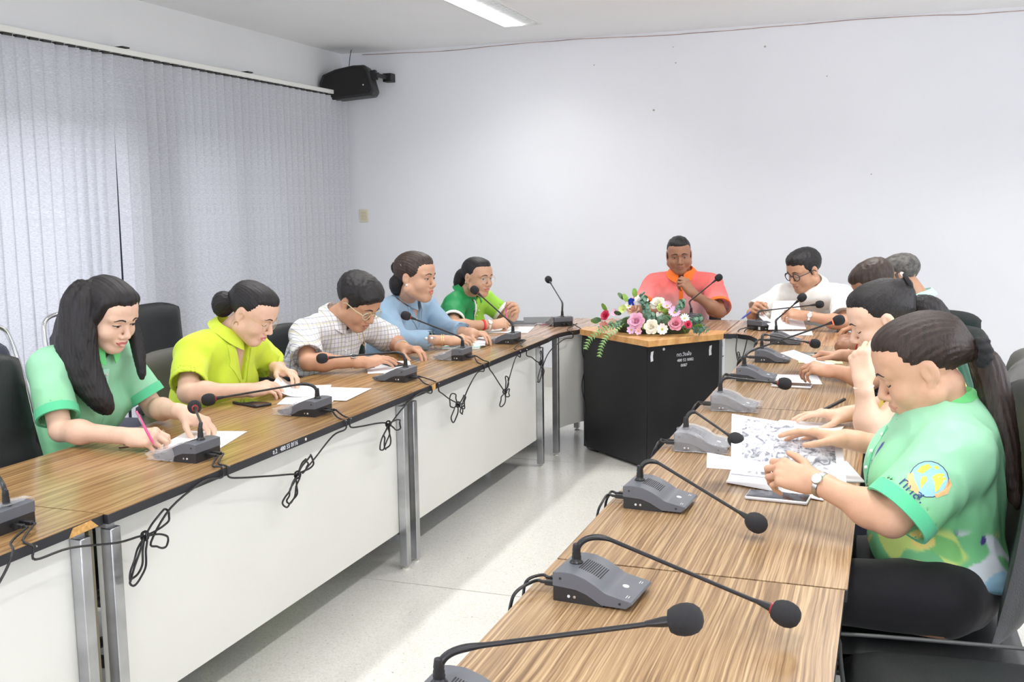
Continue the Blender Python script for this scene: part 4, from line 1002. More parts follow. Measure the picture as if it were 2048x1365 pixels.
cab = [((0, 1), (XF, 1.79, .744), [(XP+.05, 1.90, .706), (XP+.05, 2.06, .668)], (XP+.052, 2.16, .655), [(XP+.052, 2.27, .70), (XP+.05, 2.42, .735)], (XF, 2.508, .756), (1, -1), [(.13, .06, -2.0), (.12, .05, -2.15), (.11, .05, .35), (.10, .05, -.5)], 'cable bundle hanging in a big bow on the nearest left table'),
       ((1, 1), (XF, 2.538, .750), [(XP+.05, 2.60, .70), (XP+.05, 2.76, .665)], (XP+.052, 2.915, .630), [(XP+.052, 3.03, .66), (XP+.05, 3.16, .71)], (XF, 3.248, .745), (2, -1), [(.12, .06, -2.35), (.11, .05, .35), (.10, .06, -2.2), (.07, .05, .5)], 'cable bundle below the edge lettering in front of the lime jacket woman'),
       ((2, 1), (XF, 3.285, .745), [(XP+.05, 3.37, .70), (XP+.05, 3.50, .685)], (XP+.052, 3.585, .665), [(XP+.052, 3.74, .71), (XP+.05, 3.90, .735)], (XF, 3.998, .745), (3, -1), [(.11, .06, -2.2), (.11, .06, -.25), (.10, .07, -1.9)], 'cable bundle hanging beside the leg pair of the left row'),
       ((3, 1), (XF, 4.076, .742), [(XP+.05, 4.12, .69), (XP+.05, 4.19, .655)], (XP+.052, 4.285, .612), [(XP+.052, 4.40, .66), (XP+.05, 4.53, .72)], (XF, 4.611, .745), (4, -1), [(.10, .09, 2.7), (.09, .09, .0), (.10, .08, -2.5), (.07, .07, -.6)], 'cable bow hanging under the plaid shirt man side of the table'),
       ((4, 1), (XF, 4.684, .748), [(XP+.05, 4.74, .68), (XP+.05, 4.82, .62)], (XP+.052, 4.895, .565), [(XP+.052, 4.98, .64), (XP+.05, 5.08, .72)], (XF, 5.138, .738), (5, -1), [(.08, .07, 1.2), (.09, .07, -2.4), (.07, .06, -.3)], 'cable bow hanging under the blue jacket woman side of the table'),
       ((5, 1), (XF, 5.243, .733), [(XP+.05, 5.33, .68), (XP+.05, 5.40, .650)], (XP+.052, 5.48, .625), [(XP+.057, 5.62, .67), (XL+.03, 5.85, .715)], (XL+.035, 6.00, .735), (6, -1), [(.07, .05, 1.5), (.11, .06, -2.0), (.10, .06, -1.2)], 'cable bow hanging at the end leg of the left row')]
for (i, s), c0, v0, kn, v1, c1, (j, s1), lo, lab in cab:
    mic_cable(lab, pl_(i, s), c0, v0, kn, v1, c1, pl_(j, s1), lo)
t = thing('microphone_cable', 'loose cable dropping from the left corner table to the floor beside the black desk', 'cable', (-1.80, 6.07, 0), 0, None)
obj('cord', tube(spline([(-.05, .12, .768), (.0, .03, .765), (.045, .0, .735), (.040, .01, .62), (.055, .02, .52), (.035, .02, .40), (.055, .01, .27), (.06, -.02, .15), (.085, -.05, .03), (.16, -.06, .006)], 6), .0031, 6), M_CABLE, t, 60)
t = thing('microphone_cable', 'cable lying from the left edge microphone down over the near table edge', 'cable', (XL, 1.70, 0), 0, None)
obj('cord', tube(spline([(-.07, .15, .766), (-.03, .06, .762), (.004, .03, .75), (.012, -.02, .70), (.01, -.12, .62), (.01, -.3, .54), (.01, -.46, .58), (.01, -.58, .70), (.004, -.60, .748), (-.05, -.60, .757)], 6), .0031, 6), M_CABLE, t, 60)
# right row cables: short leads from each unit over the inner edge, linked one to the next
for i in range(9):
    x, y = RM[i][0]; a = RM[i][1]
    t = thing('microphone_cable', 'looped lead behind the '+['corner', 'second', 'third', 'lit ring', 'joint', 'booklet', 'silver phone', 'largest', 'nearest'][i]+' microphone of the right row', 'cable', (x, y, 0), 0, 'short leads of the right row microphones')
    ex = -.656-x if i else -.09; co, si = math.cos(a), math.sin(a)
    def q(u, v, z): return (u*co-v*si, u*si+v*co, z)
    for s_ in (-.016, .010):
        ln = -.135
        P = [q(-.118, s_, .766), q(-.132, s_*1.4, .768), (ex-.008, s_*2.5-.02, .762), (ex-.016, s_*3-.03, .735), (ex-.014, s_*4-.06, .66), (ex+.0, s_*5-.12, .60)] if i else [q(-.118, s_, .766), q(-.14, s_, .768), q(-.19, s_*2, .75), q(-.20, s_*3, .66), q(-.19, s_*4, .56)]
        obj('cord', tube(spline(P, 5), .0034, 6), M_CABLE, t, 60)
# bundle below corner (seen in front of the cream panel)
t = thing('microphone_cable', 'tied cable loops hanging in front of the right corner table panel', 'cable', (-.80, 6.02, 0), 0, None)
k = Vector((.0, -.02, .58)); P = [Vector((-.02, .05, .74)), Vector((-.02, .0, .66))]
for dy, dz, a0 in ((.08, .06, 1.9), (.09, .07, -1.7), (.07, .06, .8), (.08, .06, -1.2)): P += [Vector(p) for p in loop_pts(k, dy, dz, a0)][:-1]
P += [Vector((.03, -.02, .66)), Vector((.05, -.03, .75))]
obj('cord', tube(spline(P, 5), .003, 6), M_CABLE, t, 60)
t = thing('loose_cable', 'thin black cord running along the back wall at the right edge', 'cord', (1.0, 8.1, 0)); obj('cord', tube(spline([(-.25, .02, .30), (.0, .0, .26), (.4, .0, .22), (1.2, .02, .17)], 5), .004, 6), M_CABLE, t, 60)
# ---------------------------------------------------------------- papers, phones, books
M_PAPER = mat('paper', srgb(244, 244, 248), .7); M_INK = mat('ink', srgb(120, 120, 130), .8)
def paper(name, label, cx, cy, rz, w, l, z=.7505, curl=0, mt=None, group=None, th=.0008, text=0, cat='paper'):
    t = thing(name, label, cat, (cx, cy, z), rz, group)
    def f(u, v):
        x, y = (u-.5)*w, (v-.5)*l; zz = .0006+th/2+abs(curl)*(max(0, u-.55)/.45)**2 if curl > 0 else .0006+th/2+abs(curl)*(max(0, .45-u)/.45)**2
        return (x, y, zz)
    obj('sheet', sheet(f, 12, 6, th), mt or M_PAPER, t, 60)
    if text:
        L = [bx(-w*.38, w*(.38-.2*(i % 3 == 2)), -l*.38+i*.014-.0012, -l*.38+i*.014+.0012, th+.0006, th+.0009) for i in range(text)]; obj('printed_lines', join(*L), M_INK, t)
    return t
paper('paper', 'white sheet under the hands of the long haired woman', -2.12, 2.80, .25, .21, .297, text=0)
paper('paper', 'large white sheet below the lime jacket woman, nearest the microphone', -2.18, 3.60, .35, .21, .297, group=None)
paper('paper', 'white sheet half hidden under the others right of the lime jacket woman', -2.12, 3.69, .12, .21, .28, z=.7518)
paper('paper', 'lifted white page being turned by the lime jacket woman', -2.28, 3.70, .45, .22, .26, z=.7535, curl=-.05)
paper('paper', 'white sheet under the phone of the plaid shirt man', -2.23, 4.40, .50, .21, .36, text=0)
paper('paper', 'white sheet in front of the green polo woman', -2.17, 5.95, .2, .24, .33)
def book(label, cx, cy, rz, w, l, h, cover, z=.7505, pages=True, cat='notebook', name='notebook', group=None):
    t = thing(name, label, cat, (cx, cy, z), rz, group)
    obj('pages', bx(-w/2+.002, w/2-.003, -l/2+.003, l/2-.003, .0015, h-.0012), M_PAPER, t); obj('cover', join(bx(-w/2, w/2, -l/2, l/2, 0, .0015), bx(-w/2, w/2, -l/2, l/2, h-.0012, h), bx(-w/2, -w/2+.0015, -l/2, l/2, .0015, h-.0012)), cover, t)
    return t
book('mint green notebook at the bottom of the pile under the blue jacket woman\'s hands', -2.175, 5.20, .25, .20, .28, .012, mat('mint_cover', srgb(190, 226, 214), .5))
book('white booklet on top of the mint green notebook', -2.165, 5.235, .35, .19, .26, .014, M_PAPER, z=.7627, name='booklet', cat='booklet')
book('dark grey folder lying on the corner table behind the green polo woman\'s papers', -2.13, 6.42, .35, .24, .34, .012, mat('folder_grey', srgb(96, 98, 98), .45), name='folder', cat='folder')
book('closed black notebook under the dark grey folder', -2.19, 6.25, .15, .16, .20, .011, M_BLACKP, name='notebook')
t = paper('magazine', 'white curled booklet with a dark red cover beside the wrapped corner microphone', -2.03, 6.27, .1, .10, .20, curl=.045, th=.002, cat='magazine')
obj('red_cover', sheet(lambda u, v: ((u-.5)*.10+.003, (v-.5)*.20, .0042+.045*(max(0, u-.55)/.45)**2), 12, 4, .001), mat('dark_red', srgb(120, 52, 50), .4), t, 60)
def phone(label, cx, cy, rz, w, l, h, body, scr, z=.7505, cam_=False, group=None):
    t = thing('mobile_phone', label, 'phone', (cx, cy, z), rz, group)
    obj('phone_case', bx(-w/2, w/2, -l/2, l/2, 0, h), body, t, bevel=.0035)
    obj('screen', bx(-w/2+.0035, w/2-.0035, -l/2+.0035, l/2-.0035, h-.0002, h+.0004), scr, t)
    obj('side_button', bx(w/2-.0005, w/2+.0008, .01, .03, h*.35, h*.65), body, t)
    return t
M_SCR = mat('screen', (.010, .011, .018), .06, spec=.6); M_SIL = mat('silver_case', srgb(214, 214, 218), .3, .3)
phone('black phone lying beside the lime jacket woman\'s arm', -2.325, 3.40, 1.22, .075, .155, .010, M_BLACKP, M_SCR)
phone('black phone under the plaid shirt man\'s hands on the white sheet', -2.25, 4.47, .9, .075, .16, .009, M_BLACKP, M_SCR, z=.7522)
phone('light silver phone face up on the front right table', -.252, 2.672, 1.50, .074, .158, .009, M_SIL, M_SCR)
phone('silver phone with brown screen reflection behind the wrapped microphone', -.365, 4.37, 1.55, .078, .16, .010, M_SIL, mat('screen_brown', (.06, .035, .028), .08))
phone('phone in a clear case beside the clasped hands', -.385, 5.30, 1.5, .075, .155, .010, mat('clear_case', srgb(150, 146, 132), .2), M_SCR)
# holders and small things on the right row
paper('paper', 'pale yellow sheet under the hand with the white bracelet', -.30, 5.12, .1, .20, .16, mt=mat('yellow_paper', srgb(226, 228, 178), .7))
paper('paper', 'white sheet lying between the silver phone and the lit ring microphone', -.37, 4.55, .15, .21, .24)
paper('paper', 'white papers showing behind the open booklet', -.25, 3.50, -.1, .22, .30, th=.003)
paper('paper', 'stack of white paper under the right side of the open booklet', -.175, 2.98, .25, .21, .22, th=.004)
# eyeglasses lying folded open in front of the long haired woman
t = thing('eyeglasses', 'rose gold eyeglasses with dark red temples lying upside down on the left table', 'eyeglasses', (-2.20, 2.70, .7505), -1.15)
gp = []
for sg in (-1, 1):
    ring = [(sg*.034+.025*math.cos(a), .0, .0235+.0225*math.sin(a)) for a in np.linspace(0, 2*PI, 22, False)]; gp.append(tube(ring, .0011, 6, True))
    ln = patch_flat([Vector(p) for p in ring]); obj('lens', ln, mat('tinted_lens', (.5, .42, .42), .05, alpha=.35), t)
    obj('temple', tube(spline([(sg*.062, 0, .030), (sg*.060, -.03, .022), (sg*.040, -.085, .010), (sg*.022, -.125, .003)], 5), .0022, 6), mat('temple_red', (.09, .012, .018), .3), t, 60)
gp.append(tube([(-.010, 0, .028), (0, .002, .032), (.010, 0, .028)], .0012, 6)); obj('rims', join(*gp), mat('rose_gold', srgb(214, 176, 164), .25, .8), t, 60)
# pens
def pen(label, a, b, m, r=.0042):
    a, b = Vector(a), Vector(b); L = (b-a).length; t = thing('pen', label, 'pen', a); M = align((0, 0, 0), b-a)
    obj('barrel', lathe([(.0008, 0), (.0022, .010), (r, .018), (r, L*.75), (r*.95, L)], 12, M), m, t, 40); obj('clip', xf(bx(r, r+.0015, -.002, .002, L*.62, L*.97), M), M_STEEL, t)
M_PINK = mat('pen_pink', srgb(226, 90, 150), .35); M_BLUE = mat('pen_blue', srgb(96, 104, 190), .35)
# ---------------------------------------------------------------- flowers
def flowers():
    t = thing('flower_arrangement', 'artificial flower arrangement of pink roses, white daisies and eucalyptus on the black desk', 'flowers', (-1.31, 5.99, .7525))
    rnd = random.Random(5)
    G1 = mat('leaf_eucalyptus', srgb(112, 150, 128), .6, var=.25, vscale=30); G2 = mat('leaf_green', srgb(120, 160, 60), .5, var=.3, vscale=30); G3 = mat('fern_green', srgb(150, 190, 120), .55, var=.3, vscale=40); G4 = mat('leaf_dark', srgb(70, 100, 62), .55, var=.3, vscale=30)
    FM = dict(pink=mat('petal_pink', srgb(242, 190, 214), .55, var=.1, vscale=40), rose=mat('petal_rose', srgb(244, 172, 190), .55, var=.12, vscale=40), red=mat('petal_red', srgb(222, 70, 105), .5, var=.15, vscale=40),
              white=mat('petal_white', srgb(246, 244, 244), .55), cream=mat('petal_cream', srgb(248, 244, 230), .55, var=.06), lime=mat('petal_lime', srgb(206, 224, 130), .5, var=.12), peach=mat('petal_peach', srgb(244, 204, 180), .55, var=.1), blue=mat('petal_blue', srgb(60, 90, 205), .5, var=.2), lil=mat('petal_lilac', srgb(232, 190, 226), .55, var=.08), salmon=mat('petal_salmon', srgb(238, 156, 140), .55, var=.12))
    yc = mat('flower_eye', srgb(190, 180, 60), .7)
    obj('tray', lathe([(.02, 0), (.11, .002), (.12, .035), (.11, .03), (.02, .01)], 20, T(0, .03, 0) @ Matrix.Diagonal((1.9, .9, 1, 1))), mat('tray_dark', (.03, .05, .03), .6), t)
    obj('moss', xf(ball((0, 0, 0), .1, 16, 8), T(.0, .03, .03) @ Matrix.Diagonal((2.3, .95, .8, 1))), G4, t, 180)
    def petal(R0, w, curl, cup, n=5):
        V, F = [], []
        for i in range(n+1):
            u = i/n; ww = w*math.sin(PI*min(.12+u*.8, 1))**.7
            for j in (-1, 0, 1):
                x = R0*u; z = cup*u*u-curl*max(0, u-.7)**2*3+.12*w*abs(j); V.append((x, ww*j, z))
        for i in range(n):
            for j in range(2): F.append((i*3+j, i*3+3+j, i*3+4+j, i*3+1+j))
        return V, F
    def rose(p, d, r, m, lab=None):
        M = align(p, Vector(p)+Vector(d)); L = []
        for k, (n, rr, cup, tilt) in enumerate(((6, 1.0, .55, .15), (6, .85, .8, .55), (5, .62, .9, .95), (4, .42, .9, 1.25), (3, .25, .8, 1.4))):
            for i in range(n):
                a = 2*PI*i/n+k*.5+rnd.uniform(-.15, .15); q = petal(r*rr*1.05, r*.5*rr+.002, r*.3, r*cup*.3)
                L.append(xf(q, R(a, 'Z') @ T(r*.08, 0, k*r*.03) @ R(-tilt, 'Y')))
        L.append(ball((0, 0, r*.18), r*.22, 8, 5)); obj('blossom', xf(join(*L), M), m, t, 60, lab)
    def daisy(p, d, r, m, n=14, w=.2, lab=None):
        M = align(p, Vector(p)+Vector(d)); L = [xf(petal(r, r*w, 0, r*.25), R(2*PI*i/n+rnd.uniform(-.08, .08), 'Z') @ R(-.2, 'Y')) for i in range(n)]
        b = obj('blossom', xf(join(*L), M), m, t, 60, lab); obj('flower_eye', xf(ball((0, 0, .004), r*.2, 10, 5, (1, 1, .5)), M), yc, b)
    def leaf(a, d, l, w, m, name='leaf'):
        M = align(a, Vector(a)+Vector(d)) @ R(-PI/2, 'Y') @ R(rnd.uniform(-1, 1), 'X'); V, F = petal(l, w, 0, l*.15, 6)
        V2 = [(x, y, z-.0006) for x, y, z in V]; n = len(V); obj(name, xf((V+V2, F+[tuple(n+k for k in f[::-1]) for f in F]), M), m, t, 60)
    def sprig(p, d, L, m, n=9, lw=.013, name='eucalyptus_sprig'):
        p, d = Vector(p), Vector(d).normalized(); P = [p+d*L*k/8+Vector((0, 0, -.06*(k/8)**2*L)) for k in range(9)]; parts = [tube(P, .0012, 5)]
        for k in range(n):
            q = P[min(8, 1+int(k*7/n))]; a = rnd.uniform(0, 6.28)
            for s_ in (-1, 1):
                M = align(q, q+d) @ R(a, 'Z') @ T(s_*lw*.9, 0, 0) @ R(s_*.7+rnd.uniform(-.3, .3), 'Y') @ R(rnd.uniform(-.6, .6), 'X')
                parts.append(xf(ball((0, 0, 0), lw, 8, 4, (1, .95, .12)), M))
        obj(name, join(*parts), m, t, 50)
    def fern(P, w, m):
        P = spline(P, 4); parts = [tube(P, .0012, 5)]; n = len(P)
        for i in range(2, n-1):
            for sub in (0,):
                q = P[i]*(1-sub)+P[i+1 if i+1 < n else i]*sub; tg = (P[min(i+1, n-1)]-P[i-1]).normalized(); sd = tg.cross(Vector((0, -1, .2))).normalized(); ww = w*math.sin(PI*(.12+.86*(1-i/n)))**.6
                for s_ in (-1, 1):
                    d = (sd*s_+tg*.45+Vector((0, -.1, 0))).normalized(); e = q+d*ww; nn = tg*.0042
                    parts.append(([tuple(q-nn), tuple(q+d*ww*.5-nn*1.25+Vector((0, -.002, 0))), tuple(e), tuple(q+d*ww*.5+nn*1.25), tuple(q+nn), tuple(q+d*ww*.5+Vector((0, .0018, 0)))], [(0, 1, 3, 4), (1, 2, 3), (0, 4, 5), (0, 5, 1), (4, 3, 5), (1, 5, 3, 2)]))
        obj('fern_frond', join(*parts), m, t, 60)
    F0 = (0, -1, .35)
    # x,z are positions across the desk; px/m about 335, centre px 1297
    def P(px, py, dy=0):  # design grid: 3 mm per photo pixel, arrangement centre at 1297,660
        return ((px-1297)*.0029, -.10+dy+(660-py)*.0006, .012+(664-py)*.00275)
    rose(P(1276, 640, -.03), (-.05, -1, .45), .048, FM['pink'], 'large pale pink rose in the middle'); rose(P(1355, 643, -.02), (.1, -1, .45), .042, FM['rose'], 'deep pink rose on the right')
    rose(P(1309, 650, -.05), (0, -1, .35), .042, FM['cream'], 'cream white rose at the front'); rose(P(1211, 630, -.02), (-.5, -1, .5), .030, FM['red'], 'crimson rosebud on the far left')
    rose(P(1379, 644, -.03), (.5, -1, .4), .022, FM['red'], 'small crimson bud on the right'); rose(P(1263, 618, .03), (-.1, -.9, .8), .038, FM['peach'], 'peach rose behind the pale pink rose'); rose(P(1275, 602, .06), (0, -.7, 1), .045, FM['white'], 'large white bloom at the top left')
    rose(P(1312, 607, .05), (0, -.8, .9), .045, FM['cream'], 'cream hydrangea head at the top'); rose(P(1322, 613, .02), (.3, -.9, .7), .028, FM['lime']); rose(P(1292, 650, -.02), (-.2, -1, .2), .017, FM['lime'], 'olive green bud')
    daisy(P(1350, 621, -.01), (.2, -.9, .7), .040, FM['lil'], 16, .16, 'lilac daisy on the right'); daisy(P(1334, 608, .0), (0, -.8, .9), .032, FM['pink'], 14, .18); daisy(P(1371, 632, -.02), (.4, -.8, .6), .030, FM['white'], 12, .2, 'white daisy beside the crimson bud'); daisy(P(1330, 654, -.05), (.2, -1, .3), .036, FM['white'], 10, .3, 'white lily like bloom at the front')
    daisy(P(1268, 657, -.05), (-.1, -1, .2), .028, FM['lil'], 7, .35); daisy(P(1282, 659, -.05), (.1, -1, .1), .024, FM['pink'], 7, .35); daisy(P(1212, 652, -.03), (-.4, -1, .1), .036, FM['salmon'], 9, .3, 'salmon bloom at the lower left'); daisy(P(1226, 645, -.02), (-.1, -1, .3), .030, FM['peach'], 9, .3)
    daisy(P(1229, 625, .0), (-.2, -1, .5), .026, FM['pink'], 8, .35); daisy(P(1245, 617, .0), (-.2, -1, .5), .028, FM['lime'], 9, .35, 'lime green bloom'); daisy(P(1254, 610, .02), (0, -1, .6), .024, FM['cream'], 9, .35)
    for i in range(7): rose(P(1258+rnd.uniform(-5, 8), 601+rnd.uniform(-5, 6), .02), (rnd.uniform(-.5, .5), -1, .6), .010, FM['blue'], None)
    for i in range(9): daisy(P(1316+rnd.uniform(-12, 10), 628+rnd.uniform(-10, 12), -.01), (rnd.uniform(-.4, .4), -1, .5), .011, FM['white'], 5, .4)
    for px, py, d, L in ((1290, 625, (-.05, -.1, 1), .12), (1296, 630, (.02, -.3, 1), .09), (1303, 640, (.1, -.5, .8), .07), (1286, 612, (-.1, .1, 1), .10), (1318, 640, (.4, -.6, .5), .08), (1353, 620, (.5, -.1, .9), .09), (1360, 615, (.3, .1, 1), .07), (1240, 648, (-.6, -.5, .1), .08), (1380, 640, (.7, -.2, .4), .09), (1388, 655, (.9, -.1, .1), .07)):
        sprig(P(px, py, .01), d, L, G1, 9, .014)
    for px, py, d in ((1252, 600, (-.4, 0, 1)), (1268, 590, (-.1, 0, 1)), (1245, 595, (-.7, 0, .9)), (1297, 655, (0, -1, .2)), (1335, 625, (0, -1, .6)), (1338, 632, (.5, -1, .2)), (1240, 628, (-.6, -1, .4)), (1258, 640, (-.5, -1, .2)), (1200, 640, (-1, -.2, .1)), (1195, 643, (-1, 0, 0)), (1345, 645, (.4, -1, .1)), (1368, 655, (.6, -1, 0)), (1390, 650, (1, -.2, .5)), (1210, 620, (-.7, 0, .8))):
        leaf(P(px, py), d, .05, .016, G2 if rnd.random() < .45 else G4)
    a = P(1246, 640, -.03)
    fern([a, (-.21, -.145, .045), (-.27, -.172, .018), (-.325, -.19, -.03), (-.345, -.205, -.085)], .026, G3)
    fern([P(1250, 645, -.03), (-.16, -.19, .035), (-.20, -.255, .004), (-.225, -.285, -.05), (-.24, -.29, -.115)], .024, G3)
    fern([a, (-.18, -.14, .05), (-.24, -.13, .04), (-.29, -.12, .03)], .022, G1)
    for z, x0 in ((.03, .27), (.015, .30), (.0, .26)): fern([(.22, -.06, .05), (x0, -.07, z+.05), (x0+.05, -.09, z+.01)], .024, G1)
flowers()
# ---------------------------------------------------------------- chairs
M_LEA = mat('leather_black', srgb(42, 44, 45), .50, spec=.3, bump=.25, bscale=260, var=.1, vscale=3); M_LEAG = mat('leather_grey', srgb(84, 82, 79), .52, bump=.25, bscale=260, var=.12, vscale=3); M_PIPE = mat('piping', srgb(96, 98, 98), .35)
M_NAVYF = mat('navy_vinyl', srgb(52, 56, 74), .45, bump=.15, bscale=300); M_CHROME = mat('chrome', (.75, .75, .77), .12, 1); M_PL = mat('chair_plastic', (.02, .02, .022), .45)
def cushion(w, h, th, fn, m, name, par, puff=.015, seams=(), nu=14, nv=18):
    """padded panel in u (width) v (height); fn(u,v)->(pos,normal)"""
    V, F = [], []
    def add(side):
        for i in range(nu+1):
            for j in range(nv+1):
                u, v = i/nu, j/nv; p, n = fn(u, v); e = min(1, 6*min(u, 1-u, 1)*1.0)*min(1, 7*min(v, 1-v)); e = math.sqrt(max(e, 0))
                d = (th/2+puff*math.sin(PI*u)*math.sin(PI*v))*e
                for s_ in seams: d -= .010*math.exp(-((v-s_)/.014)**2)*(1 if side > 0 else 0)
                V.append(tuple(Vector(p)+Vector(n)*d*side))
    add(1); add(-1); N_ = (nu+1)*(nv+1); id = lambda i, j: i*(nv+1)+j
    for i in range(nu):
        for j in range(nv): q = (id(i, j), id(i+1, j), id(i+1, j+1), id(i, j+1)); F.append(q); F.append(tuple(N_+k for k in q[::-1]))
    rim = [id(i, 0) for i in range(nu+1)]+[id(nu, j) for j in range(1, nv+1)]+[id(i, nv) for i in range(nu-1, -1, -1)]+[id(0, j) for j in range(nv-1, 0, -1)]
    for k in range(len(rim)): a, b = rim[k], rim[(k+1) % len(rim)]; F.append((b, a, N_+a, N_+b))
    return obj(name, (V, F), m, par, 180)
def office_chair(label, x, y, rz, m, tall=.62, recl=.2, seams=(.2, .32, .44), group='black leather office chairs', wd=.50, top_w=.44, seat_z=.47, wing=0, arms=True):
    """faces local +x"""
    t = thing('office_chair', label, 'chair', (x, y, 0), rz, group)
    def bk(u, v):
        w = wd+(top_w-wd)*v; yy = (u-.5)*w; z = seat_z+.03+tall*v; cx = -.235-math.sin(recl)*tall*v-.02*math.sin(v*PI)+(.05+wing)*(abs(u-.5)*2)**2.5*(1 if v < .95 else .9)
        z -= .035*(abs(u-.5)*2)**4*(v > .8)*(v-.8)/.2
        n = Vector((math.cos(recl), -(u-.5)*.5, math.sin(recl))).normalized(); return (cx, yy, z), n
    cushion(wd, tall, .065, bk, m, 'backrest', t, .012, seams)
    def st(u, v):
        xx = -.26+.52*v; yy = (u-.5)*.50; return (xx, yy, seat_z-.045-.03*max(0, v-.8)), Vector((0, 0, 1))
    cushion(.5, .5, .075, st, m, 'seat', t, .012)
    obj('seat_pan', bx(-.22, .22, -.21, .21, seat_z-.10, seat_z-.075), M_PL, t, bevel=.01)
    obj('gas_lift', join(lathe([(.03, .12), (.03, .25), (.018, .25), (.018, seat_z-.10)], 14)), M_CHROME, t, 40)
    for k in range(5):
        a = 2*PI*k/5+.3; d = Vector((math.cos(a), math.sin(a), 0)); f = obj('foot_spoke', tube([(0, 0, .12), tuple(d*.15+Vector((0, 0, .10))), tuple(d*.29+Vector((0, 0, .075)))], [.026, .02, .015], 8), M_PL, t, 60)
        obj('caster', xf(lathe([(.024, -.02), (.027, -.01), (.027, .01), (.024, .02)], 14), T(d.x*.29, d.y*.29, .028) @ R(a, 'Z') @ R(PI/2, 'X')), M_PL, f)
    if arms:
        for s_ in (-1, 1): obj('armrest', tube(spline([(-.24, s_*.25, seat_z+.20), (-.10, s_*.275, seat_z+.215), (.10, s_*.275, seat_z+.205), (.17, s_*.27, seat_z+.16), (.12, s_*.255, seat_z+.02), (.02, s_*.24, seat_z-.08)], 5), [.016]*26, 8, flat=1.3), M_PL, t, 60)
    return t
def banquet_chair(label, x, y, rz, tilt=0):
    t = thing('banquet_chair', label, 'chair', (x, y, 0), rz, 'chrome framed chairs by the blind')
    rec = .22
    def bk(u, v): 
        w = .36-.05*v*v; z = .56+.40*v; return (-.21-rec*(z-.45), (u-.5)*w*(1 if v < .85 else 1-.5*((v-.85)/.15)**2), z), Vector((math.cos(rec), 0, math.sin(rec)))
    cushion(.36, .4, .035, bk, M_NAVYF, 'backrest', t, .006)
    fr = [(-.21-rec*(z-.45), s*w, z) for s, w, z in ((-1, .20, .45), (-1, .205, .7), (-1, .185, .93), (-1, .14, 1.005), (0, 0, 1.02), (1, .14, 1.005), (1, .185, .93), (1, .205, .7), (1, .20, .45))]
    obj('back_frame', tube(spline(fr, 6), .011, 8), M_CHROME, t, 60)
    cushion(.42, .42, .06, lambda u, v: ((-.21+.43*v, (u-.5)*.42, .45), Vector((0, 0, 1))), M_NAVYF, 'seat', t, .01)
    for s_ in (-1, 1):
        obj('leg', tube([(-.20, s_*.20, .45), (-.27, s_*.205, .012)], .011, 8), M_CHROME, t, 60); obj('leg', tube([(.19, s_*.20, .43), (.22, s_*.205, .012)], .011, 8), M_CHROME, t, 60)
    obj('seat_rail', tube([(.2, -.2, .415), (.2, .2, .415), (-.2, .2, .415), (-.2, -.2, .415)], .010, 8, True), M_CHROME, t, 60)
    return t
# ---------------------------------------------------------------- chairs in place
gL = 'black leather office chairs on the left'; g = 'black leather office chairs on the right'
office_chair('empty black office chair with stitched back rows at the left edge of the photo', -2.40, 2.43, .06, M_LEA, tall=.56, recl=.22, group=gL, wd=.52, top_w=.50, arms=False)
office_chair('grey brown leather chair on which the lime jacket woman sits', -2.72, 3.76, .0, M_LEAG, tall=.40, recl=.12, seams=(), group=gL, wd=.52, top_w=.50)
office_chair('black leather chair behind the checked shirt man', -2.71, 4.60, .0, M_LEA, tall=.41, recl=.12, seams=(), group=gL, wd=.54, top_w=.52)
office_chair('black chair on which the long haired woman sits, mostly hidden behind her', -2.76, 2.84, 0, M_LEA, tall=.22, recl=.12, seams=(), group=gL, arms=False)
office_chair('black chair with a flat topped ribbed back standing by the blind', -3.37, 4.47, .05, M_LEA, tall=.52, recl=.14, seams=(.12, .24, .36), wd=.46, top_w=.46, group=gL, arms=False)
office_chair('black chair on which the blue jacket woman sits, hidden behind her', -2.74, 5.30, 0, M_LEA, tall=.28, recl=.12, seams=(), group=gL, arms=False)
office_chair('black chair on which the two tone green polo woman sits, hidden behind her', -2.66, 6.12, -.1, M_LEA, tall=.26, recl=.12, seams=(), group=gL, arms=False)
banquet_chair('navy padded chrome chair beyond the long haired woman', -3.42, 4.00, .05)
banquet_chair('navy padded chrome chair at the left edge, nearest the camera', -3.38, 3.34, -.10)
office_chair('black chair under the orange shirt man, hidden behind the desk', -1.34, 7.14, -PI/2, M_LEA, tall=.28, recl=.12, seams=(), group=g, arms=False)
office_chair('black chair under the white shirt man, hidden by the corner table', -.35, 6.98, -PI/2-.3, M_LEA, tall=.28, recl=.12, seams=(), group=g, arms=False)
office_chair('black leather chair back turned towards the camera behind the grey haired man', .13, 6.02, PI+.9, M_LEA, tall=.40, recl=.12, seams=(), group=g, wd=.54, top_w=.52, wing=.02, arms=False)
office_chair('dark leather chair back just behind the clasped hands man', .13, 5.45, PI+.5, M_LEA, tall=.385, recl=.14, seams=(), group=g, wd=.50, top_w=.46, wing=.02, arms=False)
office_chair('grey leather chair back beside the long ponytail, leaning far back', .12, 4.26, PI-.12, M_LEAG, tall=.45, recl=.34, seams=(), group=g, wd=.54, top_w=.46, wing=.02, arms=False)
office_chair('low black chair on which the yellow shirt woman sits', .20, 3.46, PI, M_LEA, tall=.22, recl=.14, seams=(), group=g, arms=False)
office_chair('black leather chair with armrest on which the mint polo woman sits', .055, 2.58, PI+.02, M_LEA, tall=.53, recl=.12, seams=(), group=g, wd=.54, top_w=.44, seat_z=.53, wing=.02, arms=False)
office_chair('empty black leather chair with piped seat at the bottom right corner', .20, 2.055, PI+.07, M_LEA, tall=.60, recl=.2, seams=(), group=g, seat_z=.572, arms=False)
